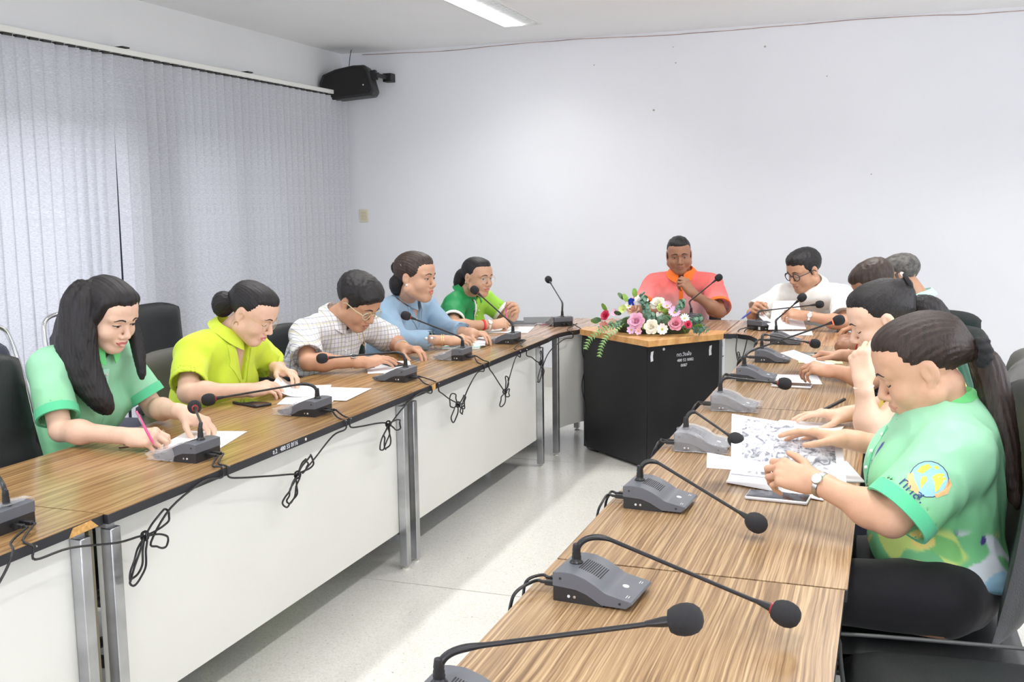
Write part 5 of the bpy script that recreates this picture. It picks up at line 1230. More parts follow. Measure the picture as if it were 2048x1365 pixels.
obj('seat_piping', tube(spline([(.255, .20, .566), (.262, -.20, .566), (.235, -.250, .568), (-.25, -.252, .573)], 6), .0045, 8), M_PIPE, bpy.data.objects[[o.name for o in bpy.data.objects if o.get('label', '').startswith('empty black leather chair with piped')][0]], 60)
# ---------------------------------------------------------------- papers in hands
def gray_photo():
    m = bpy.data.materials.new('printed_photos'); m.use_nodes = True; nt = m.node_tree; N = nt.nodes; L = nt.links; b = N['Principled BSDF']; b.inputs['Roughness'].default_value = .7
    tc = N.new('ShaderNodeTexCoord'); n = N.new('ShaderNodeTexNoise'); n.inputs['Scale'].default_value = 38; n.inputs['Detail'].default_value = 7; n.inputs['Distortion'].default_value = 1.6; L.new(tc.outputs['Object'], n.inputs['Vector'])
    r = N.new('ShaderNodeValToRGB'); e = r.color_ramp.elements; e[0].position = .36; e[0].color = (*srgb(120, 122, 130), 1); e[1].position = .60; e[1].color = (*srgb(228, 229, 236), 1); x = e.new(.47); x.color = (*srgb(186, 188, 198), 1)
    L.new(n.outputs['Fac'], r.inputs[0]); L.new(r.outputs[0], b.inputs['Base Color']); return m
M_PH = gray_photo()
def quad_sheet(name, label, cat, P, th=.002, bend=0, nu=12, nv=10, group=None, extra=None):
    """P: four corners tl,tr,br,bl"""
    P = [Vector(p) for p in P]; c = Vector((sum(p.x for p in P)/4, sum(p.y for p in P)/4, min(p.z for p in P)))
    n = (P[1]-P[0]).cross(P[3]-P[0]).normalized()
    def f(u, v, o=0): return (P[0]*(1-u)+P[1]*u)*(1-v)+(P[3]*(1-u)+P[2]*u)*v-c+n*(bend*math.sin(PI*v)*(1+.4*math.sin(2.2*u+1))+o)
    t = thing(name, label, cat, c, 0, group); obj('sheet', sheet(lambda u, v: f(u, v), nu, nv, th), M_PAPER, t, 60)
    for u0, u1, v0, v1, o in (extra or []):
        obj('printed_photo', sheet(lambda u, v: f(u0+(u1-u0)*u, v0+(v1-v0)*v, o), 8, 8, .0003), M_PH, t, 60)
    return t
_b = quad_sheet('booklet', 'open booklet of grey printed photographs held by the mint polo woman', 'booklet', [(-.430, 3.09, .880), (-.118, 3.04, .856), (-.088, 2.80, .762), (-.395, 2.84, .765)], .004, -.012,
    extra=[(.10, .355, .06, .55, -.0024), (.10, .355, .56, .98, -.0024), (.36, .62, .06, .50, -.0024), (.36, .62, .51, .98, -.0024), (.625, .93, .06, .46, -.0024), (.625, .93, .47, .98, -.0024)])
quad_sheet('paper', 'page of the open booklet folded forward between thumb and finger', 'paper', [(-.455, 2.80, .828), (-.255, 2.80, .806), (-.235, 2.70, .812), (-.440, 2.70, .812)], .0012, .006)
quad_sheet('paper', 'lower pages of the booklet lying curled on the table', 'paper', [(-.40, 2.86, .765), (-.14, 2.80, .757), (-.14, 2.68, .755), (-.40, 2.78, .756)], .004, .004)
quad_sheet('paper', 'white page held up between the two hands beside the lit ring microphone', 'paper', [(-.445, 4.70, .842), (-.40, 4.84, .838), (-.12, 4.66, .782), (-.16, 4.50, .780)], .0012, .004)
quad_sheet('paper', 'white document held up by the man in the white shirt', 'paper', [(-.665, 6.52, .905), (-.52, 6.56, .905), (-.45, 6.28, .765), (-.66, 6.20, .765)], .0015, .012)
quad_sheet('paper', 'folded white page pointing to the pen hand of the white shirt man', 'paper', [(-.78, 6.42, .865), (-.76, 6.47, .87), (-.63, 6.30, .790), (-.66, 6.24, .785)], .003, .004)
quad_sheet('paper', 'white sheet lying under the documents of the white shirt man', 'paper', [(-.62, 6.25, .7515), (-.42, 6.30, .7515), (-.40, 6.10, .7515), (-.60, 6.05, .7515)], .0012, 0)
# ---------------------------------------------------------------- the people
def cloth(name, c=None, rough=.75, **k): return mat(name, c or (.5, .5, .5), rough, bump=.25, bscale=420, spec=.25, sheen=.15, **k)
M_TRB = cloth('trousers_black', (.014, .014, .017)); M_TRN = cloth('trousers_navy', srgb(44, 46, 60))
C = lambda r, g, b: np.array(srgb(r, g, b), np.float32)
def mixc(a, b, t): t = np.clip(t, 0, 1)[:, None]; return a*(1-t)+b*t
def ss(x, a, b): t = np.clip((x-a)/(b-a), 0, 1); return t*t*(3-2*t)
def mint_print(seed, side=-1):
    def f(V, I):
        V = V.astype(np.float32); L = (V-I['nb'].astype(np.float32)) @ I['tf'][1].astype(np.float32); n = len(V)
        h = (V-I['pel'].astype(np.float32)) @ I['up'].astype(np.float32)/I['tl']      # 0 hip .. 1 neck
        c = mixc(np.tile(C(132, 204, 150), (n, 1)), np.tile(C(154, 214, 176), (n, 1)), ss(h+.15*vn(L, 6, seed), .35, .95))
        c = mixc(c, np.tile(C(118, 198, 134), (n, 1)), .8*ss(.45-h+.18*vn(L, 8, seed+1), .0, .25))
        low = ss(.36-h, .0, .06); a = vn(L, 15, seed+2); b = vn(L, 19, seed+3); d = vn(L, 24, seed+4)
        for src, thr, col in ((a, .25, (214, 232, 130)), (b, .35, (226, 230, 240)), (d, .45, (120, 200, 120)), (-a, .45, (150, 200, 225)), (-b, .60, (240, 220, 130))):
            c = mixc(c, np.tile(C(*col), (n, 1)), low*ss(src, thr, thr+.08)*.9)
        c = mixc(c, np.tile(C(76, 66, 140), (n, 1)), low*ss(vn(L, 30, seed+5), .62, .68)*ss(-L[:, 1], -.02, .05))
        c = mixc(c, np.tile(C(128, 214, 140), (n, 1)), ss(-h+.0, .03, .05))
        return c
    return f
def solid(r, g, b, var=.03, seed=2):
    def f(V, I):
        L = V.astype(np.float32); return np.tile(C(r, g, b), (len(V), 1))*(1+var*vn(L, 9, seed))[:, None]
    return f
def orange_grad(V, I):
    L = (V-I['nb']).astype(np.float32); n = len(V); h = (V-I['pel']) @ I['up']/I['tl']
    return mixc(mixc(np.tile(C(214, 186, 214), (n, 1)), np.tile(C(246, 190, 190), (n, 1)), ss(h, .30, .55)), np.tile(C(246, 116, 112), (n, 1)), ss(h+.05*vn(L, 7, 1), .62, 1.0))
def two_green(V, I):
    L = (V-I['nb']) @ I['tf'][1]; n = len(V); q = L[:, 0]-.035-.03*np.sin(L[:, 2]*12)
    c = mixc(np.tile(C(158, 214, 74), (n, 1)), np.tile(C(28, 142, 78), (n, 1)), ss(q, -.004, .004)); c = mixc(c, np.tile(C(236, 242, 236), (n, 1)), (np.abs(q) < .009).astype(float)*(L[:, 1] > 0)); c = mixc(c, np.tile(C(30, 40, 34), (n, 1)), (np.abs(q-.017) < .007).astype(float)*(L[:, 1] > 0)*ss(np.sin(L[:, 2]*60), -.1, .3))
    return c
M_VC = cloth('printed_fabric', attr=True)
M_VCS = mat('sport_fabric', (.5, .5, .5), .62, bump=.12, bscale=600, spec=.4, attr=True)
M_LIME = cloth('lime_suit', srgb(204, 226, 62)); M_LIME2 = cloth('lime_suit_lapel', srgb(212, 232, 74)); M_BLUEJ = cloth('blue_suit', srgb(140, 168, 190)); M_BLUEJ2 = cloth('blue_suit_collar', srgb(150, 178, 200))
M_WHS = mat('white_shirt', srgb(238, 238, 234), .65, bump=.12, bscale=300, spec=.3); M_CG = cloth('collar_green', srgb(112, 214, 130)); M_CT = cloth('cuff_teal', srgb(96, 204, 152)); M_ORG = cloth('collar_orange', srgb(250, 124, 50)); M_WHT = cloth('white_trim', srgb(238, 242, 236)); M_GRN = cloth('green_collar', srgb(40, 150, 82))
M_AQ = cloth('aqua_shirt', srgb(176, 236, 226)); M_YEL = cloth('yellow_shirt', srgb(236, 208, 92)); M_DKG = cloth('dark_green_shirt', srgb(22, 70, 52)); M_TEALC = cloth('teal_cuff', srgb(60, 160, 128)); M_GREYS = cloth('grey_shirt', srgb(120, 128, 132))
def plaid():
    m = bpy.data.materials.new('plaid_shirt'); m.use_nodes = True; nt = m.node_tree; N = nt.nodes; L = nt.links; b = N['Principled BSDF']; b.inputs['Roughness'].default_value = .8
    tc = N.new('ShaderNodeTexCoord'); sep = N.new('ShaderNodeSeparateXYZ'); L.new(tc.outputs['Object'], sep.inputs[0])
    base = N.new('ShaderNodeRGB'); base.outputs[0].default_value = (*srgb(228, 228, 230), 1); cur = base.outputs[0]
    def m_(op, a, b_=None, c_=None):
        n = N.new('ShaderNodeMath'); n.operation = op
        for i, v in enumerate((a, b_, c_)):
            if v is None: continue
            if hasattr(v, 'links'): L.new(v, n.inputs[i])
            else: n.inputs[i].default_value = v
        return n.outputs[0]
    h = m_('ADD', m_('MULTIPLY', sep.outputs['X'], .55), m_('MULTIPLY', sep.outputs['Y'], .84))
    for src, per, w, col, ph in ((h, .022, .11, (106, 112, 138), 0), (sep.outputs['Z'], .022, .11, (112, 116, 140), .2), (h, .066, .07, (196, 188, 150), .4), (sep.outputs['Z'], .066, .07, (190, 186, 150), .5)):
        fr = m_('FRACT', m_('ADD', m_('DIVIDE', src, per), 100+ph)); lt = m_('LESS_THAN', fr, w); f = m_('MULTIPLY', lt, .72)
        mx = N.new('ShaderNodeMix'); mx.data_type = 'RGBA'; L.new(f, mx.inputs[0]); L.new(cur, mx.inputs[6]); mx.inputs[7].default_value = (*srgb(*col), 1); cur = mx.outputs[2]
    L.new(cur, b.inputs['Base Color']); return m
def ang(a, pitch=0):
    a = math.radians(a); p = math.radians(pitch); return np.array([math.cos(a)*math.cos(p), math.sin(a)*math.cos(p), -math.sin(p)])
def upv(a, pitch=0, roll=0):
    f = ang(a, pitch); u = unit(np.array([0, 0, 1.])-f*f[2]*-0-f*np.dot(f, [0, 0, 1.])); r = np.cross(f, u); q = math.radians(roll); return u*math.cos(q)+r*math.sin(q)
D2 = math.radians
GRIP = [(.75, 1.0, .7), (.85, 1.15, .8), (1.0, 1.2, .9), (1.1, 1.25, .9)]
HOLD = [(.5, .8, .5), (.55, .85, .55), (.65, .9, .6), (.75, .95, .6)]
FLAT = [(.12, .25, .15), (.12, .25, .15), (.15, .3, .2), (.2, .35, .2)]
REST = [(.35, .5, .3), (.4, .55, .3), (.5, .6, .35), (.55, .65, .4)]
CLASP = [(.9, 1.1, .6)]*4
PEOPLE = {}
def decal(S, c, n, up, shapes, parent):
    n = unit(n); u = unit(np.array(up, float)-n*np.dot(n, up)); r = np.cross(u, n); c = np.array(c, float)
    def proj(P2, off):
        P2 = np.array(P2, float); B = c+P2[:, :1]*r+P2[:, 1:2]*u; ds = np.linspace(.15, -.08, 140); Q = (B[:, None]+ds[None, :, None]*n).astype(np.float32)
        D = S.eval(Q); k = np.maximum(np.argmax(D < 0, 1), 1); ii = np.arange(len(B)); a, b = D[ii, k-1], D[ii, k]; t = np.clip(a/(a-b+1e-9), 0, 1); ok = (D < 0).any(1); d = ds[k-1]+(ds[k]-ds[k-1])*t+off
        if ok.any(): md = np.median(d[ok]); d = np.where(ok, d, md); d = np.clip(d, md-.025, md+.025)
        return B+d[:, None]*n
    for name, out, m, off in shapes:
        if isinstance(out, bpy.types.Object):
            P = np.array([v.co[:] for v in out.data.vertices]); Q = proj(P[:, :2], off)
            for v, q, p in zip(out.data.vertices, Q, P): v.co = Vector(q+n*p[2]*1.0)
            out.parent = parent; continue
        o = np.array(out, float); cc = o.mean(0); k = len(o); R_ = 3; pts = [cc]
        for j in range(1, R_+1): pts += list(cc+(o-cc)*j/R_)
        Pq = proj(pts, off); Fs = [(0, 1+i, 1+(i+1) % k) for i in range(k)]
        for j in range(R_-1):
            a, b = 1+j*k, 1+(j+1)*k; Fs += [(a+i, b+i, b+(i+1) % k, a+(i+1) % k) for i in range(k)]
        obj(name, ([tuple(p) for p in Pq], Fs), m, parent, 180)
def circ(x, y, r, n=18, sx=1): return [(x+sx*r*math.cos(a), y+r*math.sin(a)) for a in np.linspace(0, 2*PI, n, False)]
def P11():
    c = dict(h=.0028, tone=1, fem=True, girth=1.06, belly=1.0, face=PI+.06, hipx=.07, hemw=1.08, pelvis=(.130, 2.50, .625), neck=(.132, 2.60, 1.005), head=(.078, 2.575, 1.120), hfwd=ang(182, 27), hup=upv(182, 27, -3), hs=1.02, fat=.006,
        shL=(.150, 2.435, .940), shR=(.14, 2.77, .94), L=dict(e=(.022, 2.355, .815), w=(-.150, 2.46, .860), dir=(-.9, .30, .12), back=(.15, -.75, .65), curl=HOLD, thumb=(.2, .0)), R=dict(e=(.09, 2.93, .83), w=(-.095, 2.93, .862), dir=(-.85, .12, .06), back=(-.1, .35, .95), curl=FLAT, thumb=(.2, .2)),
        hair='pony', hmat=M_HAIRB, tie=(0, -.122, -.020), hvol=.0, look='down', lip=M_LIPN,
        shirtcol=mint_print(3), shirtmat=M_VCS, shirt_name='polo_shirt', shirt_label='mint green polo shirt with printed landscape along the hem', cuff=M_CT, cuffw=.032, collar=(M_CG, 'fold'), sleeve=.93, flare=.008, sr=.008, ease=.020, hem=.085, wrinkle=.0065, hc=.0045, trousers=M_TRB, ht=.008, kneez=.02, placket=(.14, M_CT, M_PEARL), nr=.062,
        tails=[('ponytail', [(.198, 2.590, 1.155), (.222, 2.595, 1.12), (.240, 2.590, 1.05), (.258, 2.575, .97), (.275, 2.560, .89), (.290, 2.550, .81)], [.020, .028, .030, .026, .017, .006], 1, None)])
    top, I = person('woman in a printed mint polo reading a booklet, long ponytail in a black scrunchie', None, c)
    q = I['hf'][0]+I['hf'][1] @ np.array((0, -.134, -.022)); G = Field()
    for a in np.linspace(0, 2*PI, 9, False): G.ell(tuple(q+np.array((.004*math.cos(a*2), .022*math.cos(a), .024*math.sin(a)))), (.016, .016, .016), .006)
    G.add('n', lambda P: (.003*vn(P, 160, 2)).astype(np.float32), 0, 'd'); V, F = G.mesh(.003); obj('scrunchie', (V, F), M_FOAM, top, 180)
    wristwatch(top, I['arms']['L'], .90, .0285, M_STEEL, mat('watch_dial', srgb(206, 226, 208), .2), M_STEEL, (-.2, -.8, .6), .014)
    # emblem on the sleeve: a globe held by two hands, with letters
    sh, el, wr = I['arms']['L']; cc = sh+(el-sh)*.36; n = unit(np.array((-.15, -1, .30))); 
    Mb = mat('emblem_blue', srgb(150, 205, 238), .6); My = mat('emblem_yellow', srgb(226, 226, 84), .6); Mh = mat('emblem_hand', srgb(242, 186, 128), .6); Mo = mat('emblem_outline', srgb(60, 60, 90), .6); Mn = mat('emblem_navy', srgb(38, 66, 120), .6)
    k = 1.18
    sp_ = [('emblem_outline', circ(0, 0, .0335*k), Mo, .0010), ('emblem_globe', circ(0, 0, .032*k), Mb, .0014),
        ('emblem_land', [(x*k, y*k) for x, y in ((-.020, .014), (-.012, .024), (.0, .028), (.006, .022), (-.002, .016), (-.010, .010))], My, .0018), ('emblem_land', [(x*k, y*k) for x, y in ((-.012, .004), (-.004, .006), (-.002, -.002), (-.008, -.010), (-.013, -.018), (-.014, -.006))], My, .0018),
        ('emblem_land', [(x*k, y*k) for x, y in ((.006, .004), (.014, .010), (.026, .010), (.029, -.002), (.022, -.008), (.016, -.020), (.010, -.024), (.010, -.012))], My, .0018), ('emblem_land', [(x*k, y*k) for x, y in ((.008, .022), (.014, .025), (.020, .019), (.014, .017))], My, .0018),
        ('emblem_hand', [(x*k, y*k) for x, y in ((-.034, .010), (-.026, .012), (-.024, .0), (-.016, -.018), (-.018, -.028), (-.030, -.020), (-.037, -.006))], Mh, .0022), ('emblem_hand', [(x*k, y*k) for x, y in ((.034, .002), (.037, -.010), (.030, -.026), (.012, -.034), (.008, -.028), (.022, -.024), (.030, -.012))], Mh, .0022)]
    t1 = texte('emblem_text', 'ทกส.', .032, T(-.032, -.024, 0) @ R(D2(-46), 'Z'), Mn, None, .0003)
    decal(I['S'], cc, n, (-.12, 0, 1), sp_+[('t', t1, Mn, .0018)], top)
    cc = I['nb']+np.array((-.17, -.09, -.075))
    t2 = texte('chest_text', 'กองทุน', .022, R(D2(-60), 'Z'), mat('text_dark', srgb(50, 60, 80), .6), None, .0003)
    decal(I['S'], cc+np.array((0, 0, -.055)), (-.75, -.65, 0), (0, 0, 1), [('t', t2, Mn, .0016)], top)
    decal(I['S'], cc+np.array((.01, 0, .0)), (-.75, -.65, 0), (0, 0, 1), [('chest_emblem', [(-.010, -.018), (.002, -.008), (.014, .012), (.012, .022), (.0, .016), (-.010, 0)], mat('emblem_violet', srgb(76, 76, 170), .5), .0014), ('chest_emblem', [(-.026, -.04), (-.012, -.018), (-.002, -.012), (-.010, -.034)], mat('emblem_pale', srgb(222, 226, 240), .5), .0012)], top)
    return I
def P10():
    c = dict(h=.0027, tone=4, fem=True, girth=1.0, face=PI, pelvis=(.20, 3.46, .53), neck=(.10, 3.55, 1.005), head=(-.018, 3.485, 1.133), hfwd=ang(186, 26), hup=upv(186, 26, -4), shL=(.10, 3.385, .935), shR=(.10, 3.72, .935),
        L=dict(e=(-.040, 3.285, .795), w=(-.066, 3.285, .965), dir=(-.16, .26, .95), back=(-.45, -.88, .15), curl=[(.75, 1.0, .6), (.9, 1.15, .7), (1.05, 1.25, .8), (1.2, 1.3, .9)], thumb=(.3, .5), spread=1.6), R=dict(e=(.04, 3.80, .80), w=(-.12, 3.64, .792), dir=(-.95, -.15, .0), back=(0, 0, 1), curl=FLAT, thumb=(.3, .2)),
        hair='pony', hmat=M_HAIR, tie=(0, -.115, .075), look='down', lip=M_LIPN, shirtcol=solid(236, 208, 92), shirtmat=M_VC, shirt_label='yellow short sleeved shirt', sleeve=.45, trousers=M_TRN,
        tails=[('ponytail', [(.085, 3.50, 1.185), (.125, 3.51, 1.165), (.150, 3.53, 1.11), (.160, 3.55, 1.03), (.165, 3.56, .95)], [.022, .036, .040, .034, .014], 1, None)])
    top, I = person('woman in a yellow shirt resting her fist against her mouth, hair tied up', None, c)
    bracelet(top, I['arms']['L'], .90, .0275, .0035, mat('bracelet_white', srgb(236, 226, 212), .35))
    q = I['hf'][0]+I['hf'][1] @ np.array((0, -.118, .078)); obj('hair_tie', tube([tuple(q+I['hf'][1] @ np.array((.024*math.cos(a), 0, .024*math.sin(a)))) for a in np.linspace(0, 2*PI, 16, False)], .007, 6, True), M_FOAM, top, 60)
    for d in ((-.012, .01), (.004, .018)): obj('hair_bead', ball(tuple(q+I['hf'][1] @ np.array((.018+d[0], .004, .018+d[1]*.5))), .006), M_PEARL, top, 60)
    w = np.array(I['arms']['R'][2]); obj('ring', tube([tuple(w+np.array((-.085+.0*a, .006+.011*math.cos(a), -.002+.011*math.sin(a)))) for a in np.linspace(0, 2*PI, 14, False)], .0028, 6, True), mat('jade_ring', srgb(150, 200, 80), .3), top, 60)
    pen('black pen held in the resting hand of the yellow shirt woman', (-.25, 3.60, .775), (-.13, 3.68, .835), M_BLACKP, .006)
def P12():
    c = dict(h=.0042, tone=2, fem=True, girth=1.15, face=PI, pelvis=(.26, 4.52, .50), neck=(.16, 4.70, .90), head=(.005, 4.715, 1.005), hfwd=ang(180, 45), hup=upv(180, 45), shL=(.13, 4.52, .875), shR=(.13, 4.90, .875),
        L=dict(e=(-.06, 4.33, .80), w=(-.20, 4.35, .826), dir=(-.9, .1, .12), back=(.1, -.35, .93), curl=HOLD, thumb=(.1, -.1)), R=dict(e=(.03, 4.90, .80), w=(-.19, 4.81, .826), dir=(-.95, .0, .0), back=(0, .25, .95), curl=HOLD, thumb=(.2, .0)),
        hair='short', hmat=M_HAIR, look='down', shirtcol=solid(24, 82, 60), shirtmat=M_VC, shirt_label='dark green polo shirt', cuff=M_TEALC, cuffw=.045, sleeve=.75, trousers=M_TRB, hc=.007)
    top, I = person('person in dark green almost hidden behind the yellow shirt woman, holding a white page', None, c)
    bracelet(top, I['arms']['R'], .88, .028, .003, mat('bracelet_white2', srgb(240, 238, 232), .35))
def P9():
    c = dict(h=.0042, tone=3, girth=1.02, face=PI+.05, pelvis=(.20, 5.33, .50), neck=(.06, 5.33, .965), head=(-.062, 5.30, 1.100), hfwd=ang(186, 38), hup=upv(186, 38), L=dict(e=(.0, 5.08, .795), w=(-.135, 5.30, .805), dir=(-.85, .5, .1), back=(.1, -.5, .85), curl=CLASP, thumb=(.5, .1)), R=dict(e=(.0, 5.56, .795), w=(-.135, 5.43, .812), dir=(-.85, -.5, .15), back=(.0, .5, .85), curl=CLASP, thumb=(.5, .1)),
        hair='short', hmat=M_HAIRR, hvol=.004, hl=.082, look='down', lip=M_LIPM, shirtcol=solid(120, 128, 132), shirtmat=M_VC, shirt_label='grey shirt', trousers=M_TRN, hc=.007, sleeve=.8)
    top, I = person('man with short brown hair and clasped hands wearing a red wrist string, head bowed', None, c)
    bracelet(top, I['arms']['L'], .86, .030, .003, mat('red_string', srgb(196, 40, 50), .6))
def P8():
    c = dict(h=.0042, tone=2, girth=1.05, face=PI+.15, pelvis=(.24, 5.98, .50), neck=(.16, 6.03, .960), head=(.058, 6.00, 1.095), hfwd=ang(178, 20), hup=upv(178, 20), sw=.19, L=dict(w=(-.06, 5.72, .80), dir=(-1, .2, 0), hint=(.2, -.6, -1)), R=dict(w=(-.10, 6.12, .80), dir=(-1, 0, 0), hint=(.2, .6, -1)),
        hair='short', hmat=M_HAIRG, hvol=-.001, hl=.075, look='down', lip=M_LIPM, shirtcol=solid(176, 236, 226), shirtmat=M_VC, shirt_label='pale aqua polo shirt', collar=(M_AQ, 'fold'), trousers=M_TRN, hc=.007)
    person('grey haired man in a pale aqua polo at the far end of the right row', None, c)
def P7():
    c = dict(h=.0038, tone=2, girth=1.18, face=D2(-108), pelvis=(-.36, 6.98, .50), neck=(-.452, 6.74, .970), head=(-.497, 6.655, 1.082), hfwd=ang(-134, 22), hup=upv(-134, 22), hs=1.08, fat=.006, shL=(-.262, 6.58, .925), shR=(-.655, 6.76, .905),
        L=dict(e=(-.235, 6.30, .800), w=(-.455, 6.31, .842), dir=(-.95, .12, .12), back=(.0, -.5, .85), curl=HOLD, thumb=(.2, 0)), R=dict(e=(-.80, 6.64, .80), w=(-.765, 6.46, .835), dir=(.05, -.6, .35), back=(-.6, -.4, .7), curl=GRIP, thumb=(.6, .2)),
        hair='short', hmat=M_HAIR, hvol=.005, look='down', lip=M_LIPM, glasses=(M_BLACKP, .0235, .0024, False), shirtcol=solid(240, 240, 236, .01), shirtmat=M_WHS, shirt_label='white short sleeved button shirt', collar=(M_WHS, 'fold'), placket=(.30, M_WHS, M_PEARL), trousers=M_TRN, sleeve=.85, ease=.02, flare=.018)
    top, I = person('man in a white shirt with dark framed glasses reading papers', None, c)
    wristwatch(top, I['arms']['L'], .90, .031, M_STEEL, M_STEEL, M_STEEL, (-.2, -.9, .3), .016)
    pen('blue and white pen held by the white shirt man', (-.845, 6.38, .80), (-.725, 6.44, .895), M_BLUE, .006)
def P6():
    c = dict(h=.0038, tone=3, girth=1.1, face=D2(-84), pelvis=(-1.33, 7.16, .50), neck=(-1.325, 7.03, 1.015), head=(-1.338, 6.975, 1.160), hfwd=ang(-76, 12), hup=upv(-76, 12, 3), hs=1.03, fat=.004, shL=(-1.115, 7.02, .955), shR=(-1.535, 7.06, .950),
        L=dict(e=(-1.035, 6.80, .80), w=(-1.195, 6.72, .925), dir=(-.55, -.15, .75), back=(.55, -.60, .55), curl=GRIP, thumb=(.7, .2)), R=dict(e=(-1.57, 6.86, .80), w=(-1.38, 6.72, .80), dir=(.9, -.2, 0), back=(0, 0, 1), curl=REST),
        hair='short', hmat=M_HAIR, hvol=-.003, hl=.078, look='half', lip=M_LIPM, shirtcol=orange_grad, shirtmat=M_VCS, shirt_label='polo shirt fading from coral at the shoulders to pale pink', cuff=M_ORG, cuffw=.022, collar=(M_ORG, 'fold'), placket=(.15, M_ORG, None), trousers=M_TRN, sleeve=.85, ease=.018, flare=.018, browth=.0036)
    person('man in a coral polo with orange collar at the head, hand raised to his chin', None, c)
def P5():
    c = dict(h=.0038, tone=1, fem=True, girth=1.0, face=D2(-12), pelvis=(-2.66, 6.12, .50), neck=(-2.50, 6.01, .955), head=(-2.385, 5.93, 1.070), hfwd=ang(-22, 8), hup=upv(-22, 8), shR=(-2.50, 5.83, .905), shL=(-2.44, 6.20, .90),
        R=dict(e=(-2.42, 5.62, .800), w=(-2.245, 5.80, .798), dir=(.75, .65, .1), back=(.3, -.5, .8), curl=GRIP, thumb=(.5, .1)), L=dict(e=(-2.30, 6.22, .80), w=(-2.19, 6.05, .83), dir=(.3, -.5, .5), back=(.7, .3, .5), curl=GRIP, thumb=(.6, .2)),
        hair='pony', hmat=M_HAIR, tie=(0, -.115, .03), look='open', gaze=(.004, 0), lip=M_LIP, glasses=(M_GOLD, .0255, .0011, False), earring=(M_GOLD, 'hoop'), shirtcol=two_green, shirtmat=M_VCS, shirt_label='polo shirt, dark green at the back and bright green at the front', cuff=M_WHT, cuffw=.020, collar=(M_GRN, 'fold'), placket=(.12, mat('bright_green', srgb(150, 210, 72), .6), M_PEARL), trousers=M_TRB, sleeve=.75,
        tails=[('ponytail', [(-2.475, 5.985, 1.10), (-2.51, 5.985, 1.085), (-2.53, 5.98, 1.04), (-2.54, 5.975, .985)], [.018, .030, .028, .010], 1, None)])
    top, I = person('woman in a two tone green polo and round wire glasses, pen in hand', None, c)
    bracelet(top, I['arms']['R'], .78, .0285, .0045, mat('red_band', srgb(226, 60, 60), .5), 'wristband', .007); wristwatch(top, I['arms']['R'], .92, .027, M_WHT, M_PEARL, M_STEEL, (.3, -.8, .5), .014)
    pen('pink pen held upright by the green polo woman', (-2.18, 5.90, .785), (-2.215, 5.965, .895), M_PINK)
def P4():
    c = dict(h=.0036, tone=1, fem=True, girth=1.04, face=D2(-4), pelvis=(-2.74, 5.28, .50), neck=(-2.56, 5.27, .985), head=(-2.435, 5.155, 1.122), hfwd=ang(-6, 6), hup=upv(-6, 6), hs=1.10, fat=.007, shR=(-2.60, 5.09, .930), shL=(-2.54, 5.50, .925),
        R=dict(e=(-2.455, 4.95, .800), w=(-2.205, 5.04, .800), dir=(.75, .5, .05), back=(.1, -.3, .9), curl=REST, thumb=(.3, .2)), L=dict(e=(-2.38, 5.42, .80), w=(-2.17, 5.30, .81), dir=(.8, -.3, .0), back=(0, .1, 1), curl=REST),
        hair='bun', hmat=M_HAIRR, hvol=.006, tie=(0, -.112, .0), look='half', lip=M_LIP, earring=(M_PEARL, 'stud'), shirtcol=solid(146, 174, 198, .02), shirtmat=M_VC, shirt_name='suit_jacket', shirt_label='dusty blue long sleeved suit jacket', collar=(M_BLUEJ2, 'fold'), vneck=.10, lapel=M_BLUEJ2, trousers=M_BLUEJ, sleeve=1.80, placket=(.26, M_BLUEJ, M_PEARL), pt0=.11, ease=.016,
        tails=[('hair_bun', [(-2.535, 5.175, 1.105), (-2.555, 5.18, 1.09), (-2.56, 5.18, 1.055)], [.030, .044, .032], 1, M_HAIR), ('hair_bow', [(-2.545, 5.15, 1.15), (-2.555, 5.15, 1.175), (-2.556, 5.15, 1.195)], [.012, .017, .010], 1, M_HAIR)])
    top, I = person('woman in a dusty blue suit jacket with pearl earrings and hair in a low bun', None, c)
    bracelet(top, I['arms']['R'], .93, .030, .0028, M_GOLD); bracelet(top, I['arms']['R'], .89, .031, .0022, M_GOLD)
    Mx = I['hf']; g = Mx[0]+Mx[1] @ np.array((.088, -.03, .052)); obj('hair_clip', tube([tuple(g+Mx[1] @ np.array((0, -.02, .022))), tuple(g+Mx[1] @ np.array((.004, .012, -.014)))], .0024, 6), M_STEEL, top, 60)
    S = I['S']; decal(S, I['nb']+np.array((.13, -.075, -.10)), (.8, -.6, .1), (0, 0, 1), [('brooch', [(r*math.cos(a), r*1.2*math.sin(a)) for a, r in zip(np.linspace(0, 2*PI, 16, False), [.016, .010]*8)], M_PEARL, .004)], top)
    e, d, rb = I['arms']['Rc']; ax = -d
    for k in (0, 1): obj('sleeve_button', ball(tuple(e+ax*(.02+.028*k)+unit(np.array((.2, -.9, .3)))*(rb+.004)), .008, 10, 5), M_PEARL, top, 60)
    def ptube(p): return p
